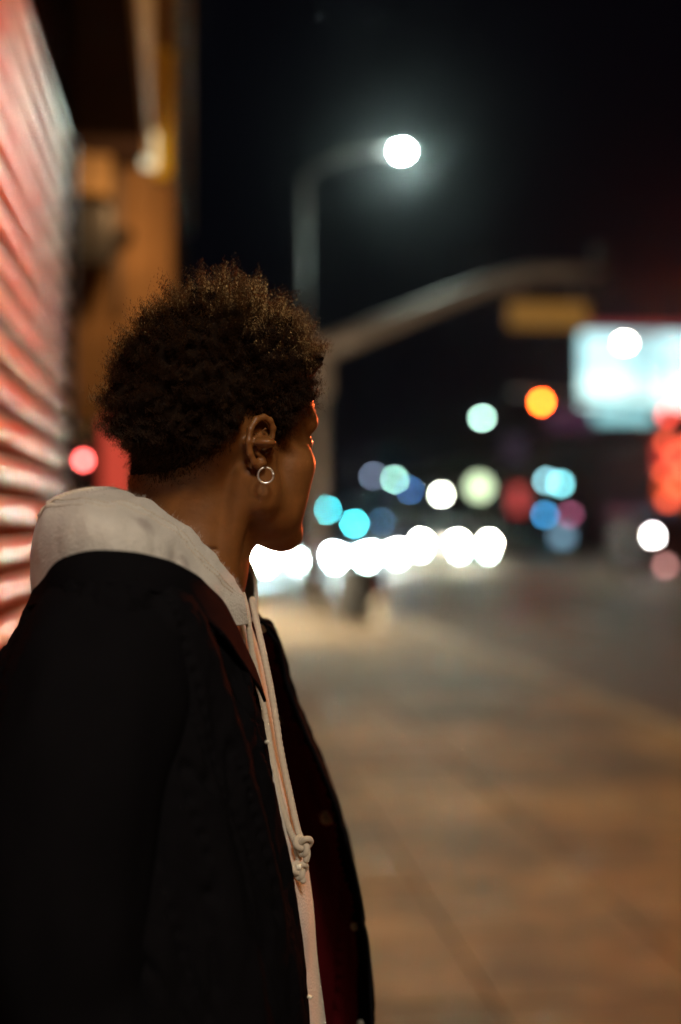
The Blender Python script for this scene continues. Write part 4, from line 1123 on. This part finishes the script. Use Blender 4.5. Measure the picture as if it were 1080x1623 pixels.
# hem stitching and fabric fuzz
st_ = []
for off_ in (-.026, .030):
    for k in range(14, nu - 10, 2):
        c_ = np.clip(int(round((.665 + .012 * math.sin(k / nu * 17) + off_) * nv)), 0, nv - 1)
        a_, b2 = G2[k, c_], G2[k + 1, c_]; n_ = Nn[k, c_] * sg
        P_ = np.stack([a_, a_ * .7 + b2 * .3 + n_ * .0007, a_ * .3 + b2 * .7 + n_ * .0007, b2]); st_.append((P_, np.full(4, .00055)))
so = strands_obj('stitching', st_, M_cord, hood, 4); so['kind'] = 'stuff'
fzs = []
for k in range(9000):
    i_ = RNG.integers(2, nu - 2); j_ = RNG.integers(int(nv * .32), nv - 2); n_ = Nn[i_, j_] * sg
    d_ = n_ + RNG.normal(size=3) * .7; l_ = RNG.uniform(.0008, .0024)
    p_ = G2[i_, j_] + RNG.normal(size=3) * .0008
    fzs.append((np.stack([p_, p_ + d_ * l_ * .5, p_ + d_ * l_ + RNG.normal(size=3) * .0006]), np.array([.00010, .00008, .00005])))
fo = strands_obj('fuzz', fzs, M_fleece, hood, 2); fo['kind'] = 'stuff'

# hoodie body under the jacket
rows = []
for (py, pf, pb, hv) in ((930, 372, 110, .10), (1000, 398, 70, .13), (1083, 420, 30, .15), (1200, 446, 0, .16), (1310, 470, -20, .165), (1420, 493, -30, .165), (1510, 501, -35, .165), (1600, 510, -38, .165), (1700, 522, -40, .165), (1880, 522, -40, .165)):
    f_ = loc(pf, py, 1.45); b_ = loc(pb, py, 1.45); c = (f_ + b_) / 2; a_ = (f_ - b_)[0] / 2
    ring = []
    for k in range(49):
        t = 2 * math.pi * k / 48 + math.pi
        ring.append(c + np.array([a_ * np.sign(math.cos(t)) * abs(math.cos(t)) ** .85, hv * np.sign(math.sin(t)) * abs(math.sin(t)) ** .8, 0]))
    rows.append(ring)
Gb = loft_grid(rows, 160, 110); Nb = grid_normals(Gb)
Gb = Gb + Nb * (0.004 * nzv(Gb, (14, 14, 5), 5) + 0.002 * nzv(Gb, (40, 40, 14), 6))[..., None]
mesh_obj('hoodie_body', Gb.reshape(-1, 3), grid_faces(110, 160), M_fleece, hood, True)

# drawcords with knots
c1 = [(384, 941, 1.388), (390, 962, 1.383), (394, 985, 1.382), (400, 1031, 1.385), (410, 1083, 1.388), (420, 1130, 1.39), (429, 1183, 1.39), (442, 1255, 1.39), (457, 1307, 1.39), (468, 1334, 1.39), (474, 1362, 1.39)]
c2 = [(400, 950, 1.47), (402, 962, 1.45), (412, 1007, 1.425), (424, 1064, 1.41), (434, 1117, 1.405), (447, 1198, 1.40), (461, 1264, 1.40), (471, 1310, 1.395), (477, 1328, 1.39), (480, 1345, 1.385)]
def cord(pts):
    P_ = catmull([loc(*p) for p in pts], 260); bm = tube(bmesh.new(), P_, 0.0031, 16); bmesh.ops.recalc_face_normals(bm, faces=bm.faces); bm.normal_update()
    for i_, v in enumerate(bm.verts):      # braid
        k_, a_ = divmod(i_, 16); th = a_ * 2 * math.pi / 16; v.co = v.co + v.normal * .00042 * (math.sin(4 * th + k_ * .9) * math.sin(4 * th - k_ * .9) + .8 * noise.noise(v.co * 160))
    return bm_obj('drawcord', bm, M_cord, hood, True)
cords = [cord(c1), cord(c2)]
def knot(px, py, d, R, par):
    c = loc(px, py, d); bm = bmesh.new(); pts = []
    for k in range(61):
        t = k / 60 * 2 * math.pi
        x, y, z = math.sin(t) + 2 * math.sin(2 * t), math.sin(3 * t) * 1.1, (math.cos(t) - 2 * math.cos(2 * t))
        pts.append(c + np.array([x * R * .30, y * R * .35, z * R * .36]))
    tube(bm, pts, 0.0031, 8, cap=False); bmesh.ops.recalc_face_normals(bm, faces=bm.faces)
    return bm_obj('knot', bm, M_cord, par, True)
knot(481, 1338, 1.382, .0088, cords[1]); knot(475, 1377, 1.382, .0075, cords[0])
for (a, b, par) in (((486, 1340, 1.38), (484, 1366, 1.38), cords[1]), ((476, 1382, 1.38), (480, 1398, 1.38), cords[0])):
    tube_obj('cord_end', catmull([loc(*a), (loc(*a) + loc(*b)) / 2 + np.array([.002, 0, 0]), loc(*b)], 8), [.003] * 6 + [.0034, .0018], M_cord, par)

# jacket: open sheet from the near front edge round the back to the far front edge
JR = [
 [(374, 1000, 1.385), (346, 952, 1.315), (288, 910, 1.252), (200, 886, 1.226), (110, 894, 1.238), (64, 936, 1.31), (58, 948, 1.45), (90, 942, 1.60), (220, 920, 1.70), (345, 940, 1.66), (402, 972, 1.57), (416, 982, 1.53)],
 [(405, 1078, 1.375), (378, 1040, 1.31), (312, 990, 1.235), (205, 950, 1.19), (105, 950, 1.20), (36, 985, 1.30), (28, 1000, 1.45), (65, 990, 1.63), (220, 965, 1.77), (365, 968, 1.73), (428, 1000, 1.61), (441, 1012, 1.555)],
 [(428, 1183, 1.37), (400, 1160, 1.29), (328, 1120, 1.215), (190, 1090, 1.18), (70, 1075, 1.19), (-10, 1090, 1.29), (-20, 1100, 1.46), (20, 1090, 1.66), (220, 1080, 1.82), (400, 1085, 1.76), (462, 1108, 1.65), (472, 1122, 1.57)],
 [(450, 1300, 1.365), (420, 1290, 1.28), (342, 1275, 1.205), (190, 1250, 1.17), (50, 1235, 1.18), (-50, 1230, 1.28), (-60, 1230, 1.47), (-20, 1230, 1.69), (220, 1235, 1.86), (440, 1245, 1.79), (528, 1272, 1.67), (541, 1288, 1.575)],
 [(480, 1470, 1.365), (448, 1462, 1.28), (360, 1450, 1.20), (190, 1430, 1.165), (30, 1420, 1.175), (-80, 1420, 1.28), (-90, 1420, 1.47), (-40, 1420, 1.70), (220, 1425, 1.87), (470, 1442, 1.80), (568, 1455, 1.67), (580, 1468, 1.57)],
 [(494, 1640, 1.365), (464, 1640, 1.28), (374, 1640, 1.20), (190, 1640, 1.165), (20, 1640, 1.175), (-90, 1640, 1.28), (-100, 1640, 1.47), (-50, 1640, 1.70), (220, 1640, 1.87), (490, 1640, 1.80), (582, 1640, 1.67), (592, 1640, 1.565)],
 [(500, 1880, 1.365), (470, 1880, 1.28), (380, 1880, 1.20), (190, 1880, 1.165), (20, 1880, 1.175), (-90, 1880, 1.28), (-100, 1880, 1.47), (-50, 1880, 1.70), (220, 1880, 1.87), (490, 1880, 1.80), (584, 1880, 1.67), (594, 1880, 1.565)],
]
ju, jv = 240, 170
GJ = loft_grid([[loc(*p) for p in r] for r in JR], ju, jv); NJ = grid_normals(GJ)
sj = 1.0 if (NJ[jv // 2, ju // 3] @ np.array([0, -1, 0])) > 0 else -1.0
uu = np.linspace(0, 1, ju)[None, :] * np.ones((jv, 1)); vv_ = np.linspace(0, 1, jv)[:, None] * np.ones((1, ju))
edge = np.clip(np.minimum(uu, 1 - uu) / .03, 0, 1)
jr_ = np.abs(nzv(np.stack([uu * 30 + vv_ * 6, vv_ * 3.0, 0 * uu], -1), (1, 1, 1), 19))
drape = -0.008 * np.clip(1 - jr_ / .10, 0, 1) ** 2 + 0.0085 * nzv(np.stack([uu * 26 + vv_ * 3.5, vv_ * 2.2, 0 * uu], -1), (1, 1, 1), 7) + 0.0040 * nzv(np.stack([uu * 55 - vv_ * 5, vv_ * 5, 0 * uu], -1), (1, 1, 1), 8) + .0012 * nzv(np.stack([uu * 120, vv_ * 40, 0 * uu], -1), (1, 1, 1), 9)
hemseam = -0.0012 * np.exp(-((uu - .028) / .003) ** 2)
GJ2 = GJ + NJ * (sj * (drape * np.clip(vv_ / .12, 0.15, 1) * (0.35 + .65 * edge) + hemseam))[..., None]
jacket = mesh_obj('jacket', GJ2.reshape(-1, 3), grid_faces(jv, ju), M_black, person, True)
md = jacket.modifiers.new('thick', 'SOLIDIFY'); md.thickness = 0.003; md.offset = -1 if sj > 0 else 1
# red lining inside
c0, c1_ = 12, int(ju * .915)
GL = (GJ2 - NJ * sj * 0.0055)[8:, c0:c1_]
mesh_obj('lining', GL.reshape(-1, 3), grid_faces(GL.shape[0], GL.shape[1]), M_lining, jacket, True)
# collar folded over the hood
CR = [
 [(398, 1048, 1.372), (370, 985, 1.33), (338, 938, 1.304), (286, 899, 1.250), (200, 876, 1.222), (108, 884, 1.232), (60, 932, 1.308), (55, 945, 1.45), (84, 938, 1.605), (220, 912, 1.705), (350, 932, 1.675), (404, 970, 1.58), (420, 985, 1.535)],
 [(404, 1062, 1.367), (372, 1000, 1.320), (338, 952, 1.292), (284, 914, 1.240), (200, 893, 1.210), (106, 902, 1.222), (56, 944, 1.303), (51, 956, 1.45), (82, 950, 1.615), (220, 926, 1.72), (352, 945, 1.69), (408, 980, 1.59), (424, 996, 1.54)],
 [(421, 1112, 1.364), (388, 1056, 1.306), (344, 1000, 1.264), (286, 955, 1.234), (200, 930, 1.196), (108, 930, 1.211), (48, 965, 1.302), (42, 975, 1.45), (72, 970, 1.632), (220, 956, 1.755), (360, 962, 1.725), (420, 998, 1.612), (440, 1020, 1.548)],
]
GC = loft_grid([[loc(*p) for p in r] for r in CR], 150, 26); NC = grid_normals(GC)
sc_ = 1.0 if (NC[13, 50] @ np.array([0, -1, 0])) > 0 else -1.0
GC = GC + NC * (sc_ * (0.0018 + 0.0015 * nzv(GC, (30, 30, 30), 12)))[..., None]
col_ = mesh_obj('collar', GC.reshape(-1, 3), grid_faces(26, 150), M_black, jacket, True)
md = col_.modifiers.new('thick', 'SOLIDIFY'); md.thickness = 0.003; md.offset = -1 if sc_ > 0 else 1
# sleeves
def sleeve(pts, rad):
    P_ = catmull([loc(*p) for p in pts], 90); R_ = np.interp(np.linspace(0, 1, 90), np.linspace(0, 1, len(rad)), rad)
    bm = tube(bmesh.new(), P_, list(R_), 40)
    for v in bm.verts:
        q = v.co; n_ = (noise.noise(q * 9) * .007 + noise.noise(Vector((q.x * 24, q.y * 24, q.z * 8))) * .005)
        v.co = q + v.normal * n_
    bmesh.ops.recalc_face_normals(bm, faces=bm.faces); bm.normal_update()
    for v in bm.verts: v.co = v.co + v.normal * (noise.noise(Vector((v.co.x * 30, v.co.y * 30, v.co.z * 10 + 5))) * .006 + .006 * noise.noise(v.co * 8))
    return bm_obj('sleeve', bm, M_black, jacket, True)
sleeve([(205, 985, 1.30), (178, 1010, 1.255), (160, 1090, 1.215), (125, 1250, 1.19), (105, 1430, 1.18), (110, 1570, 1.185), (190, 1720, 1.19), (300, 1850, 1.22)], [.05, .068, .076, .076, .074, .068, .060, .05])
sleeve([(215, 985, 1.66), (200, 1010, 1.71), (180, 1090, 1.76), (150, 1250, 1.79), (140, 1430, 1.80), (150, 1570, 1.79), (220, 1700, 1.78), (320, 1800, 1.74)], [.05, .066, .072, .072, .07, .064, .058, .05])
# snap buttons, laid on the cloth along the line of sight of the photo
camloc = Vector((-U0, -V0, CAM_H))
jb_ = BVHTree.FromPolygons([tuple(p) for p in GJ2.reshape(-1, 3).tolist()], [tuple(f) for f in grid_faces(jv, ju).tolist()])
M_snap = mat('brass_snap', (0.95, 0.92, 0.80), 0.3, metal=0.1)
for (px, py, r) in ((527, 1290, .0085), (453, 1137, .0045), (569, 1462, .005), (581, 1618, .0055), (421, 990, .005), (416, 1176, .0018), (463, 1374, .003), (481, 1574, .0018)):
    dr = (Vector(loc(px, py, 1.5)) - camloc).normalized()
    h_ = jb_.ray_cast(camloc, dr)
    if h_[0] is None: h_ = jb_.find_nearest(Vector(loc(px, py, 1.45)))
    n_ = h_[1] if h_[1].dot(dr) < 0 else -h_[1]
    c = h_[0] + n_ * .0085
    if py in (1290, 1462, 1137):      # these snaps are turned to catch a glint from the lamp behind
        lv = (Vector((6.28, -10.18, 9.3)) - c).normalized(); n_ = (lv - dr).normalized()
    bm = bmesh.new(); tube(bm, [c - n_ * .003, c, c + n_ * .0012, c + n_ * .0012, c + n_ * .0004], [r * .98, r, r * .82, r * .55, r * .30], 16); bmesh.ops.recalc_face_normals(bm, faces=bm.faces)
    bm_obj('snap', bm, M_snap, jacket, False)

# trousers and shoes (below the frame)
tr = []
for s, dv_ in ((-1, -0.10), (1, 0.10)):
    x0 = 0.03
    P_ = catmull([(x0, dv_ * .8, 1.02), (x0 + .01, dv_, .85), (x0 + .03, dv_ * 1.05, .5), (x0 + .0, dv_ * 1.1, .12), (x0, dv_ * 1.1, .05)], 40)
    R_ = np.interp(np.linspace(0, 1, 40), [0, .2, .55, .9, 1], [.125, .105, .082, .075, .078])
    bm = tube(bmesh.new(), P_, list(R_), 24); bmesh.ops.recalc_face_normals(bm, faces=bm.faces); bm.normal_update()
    for v in bm.verts: v.co = v.co + v.normal * (.006 * noise.noise(Vector((v.co.x * 18, v.co.y * 18, v.co.z * 11 + s))))
    bm_obj('trouser_leg', bm, M_denim, person, True)
    sh = Field((-100, -60, 0), (210, 60, 120), 4.0)
    sh.ell((0, 0, 55), (62, 42, 55), 20); sh.ell((95, 0, 36), (100, 44, 34), 30); sh.cap((-40, 0, 14), (160, 0, 12), 42, 40, 10)
    sh.F = np.maximum(sh.F, (2.0 - sh.ax[2])[None, None, :].astype(np.float32))
    V_, F_ = sh.mesh(); V_ = V_ * .001 + np.array([x0 - .02, dv_ * 1.1, .0])
    mesh_obj('shoe', V_, F_, M_paint if False else mat('shoe_canvas', (.03, .03, .03), .8), person, True)
print('tris', sum(len(m.polygons) for m in bpy.data.meshes) * 2)
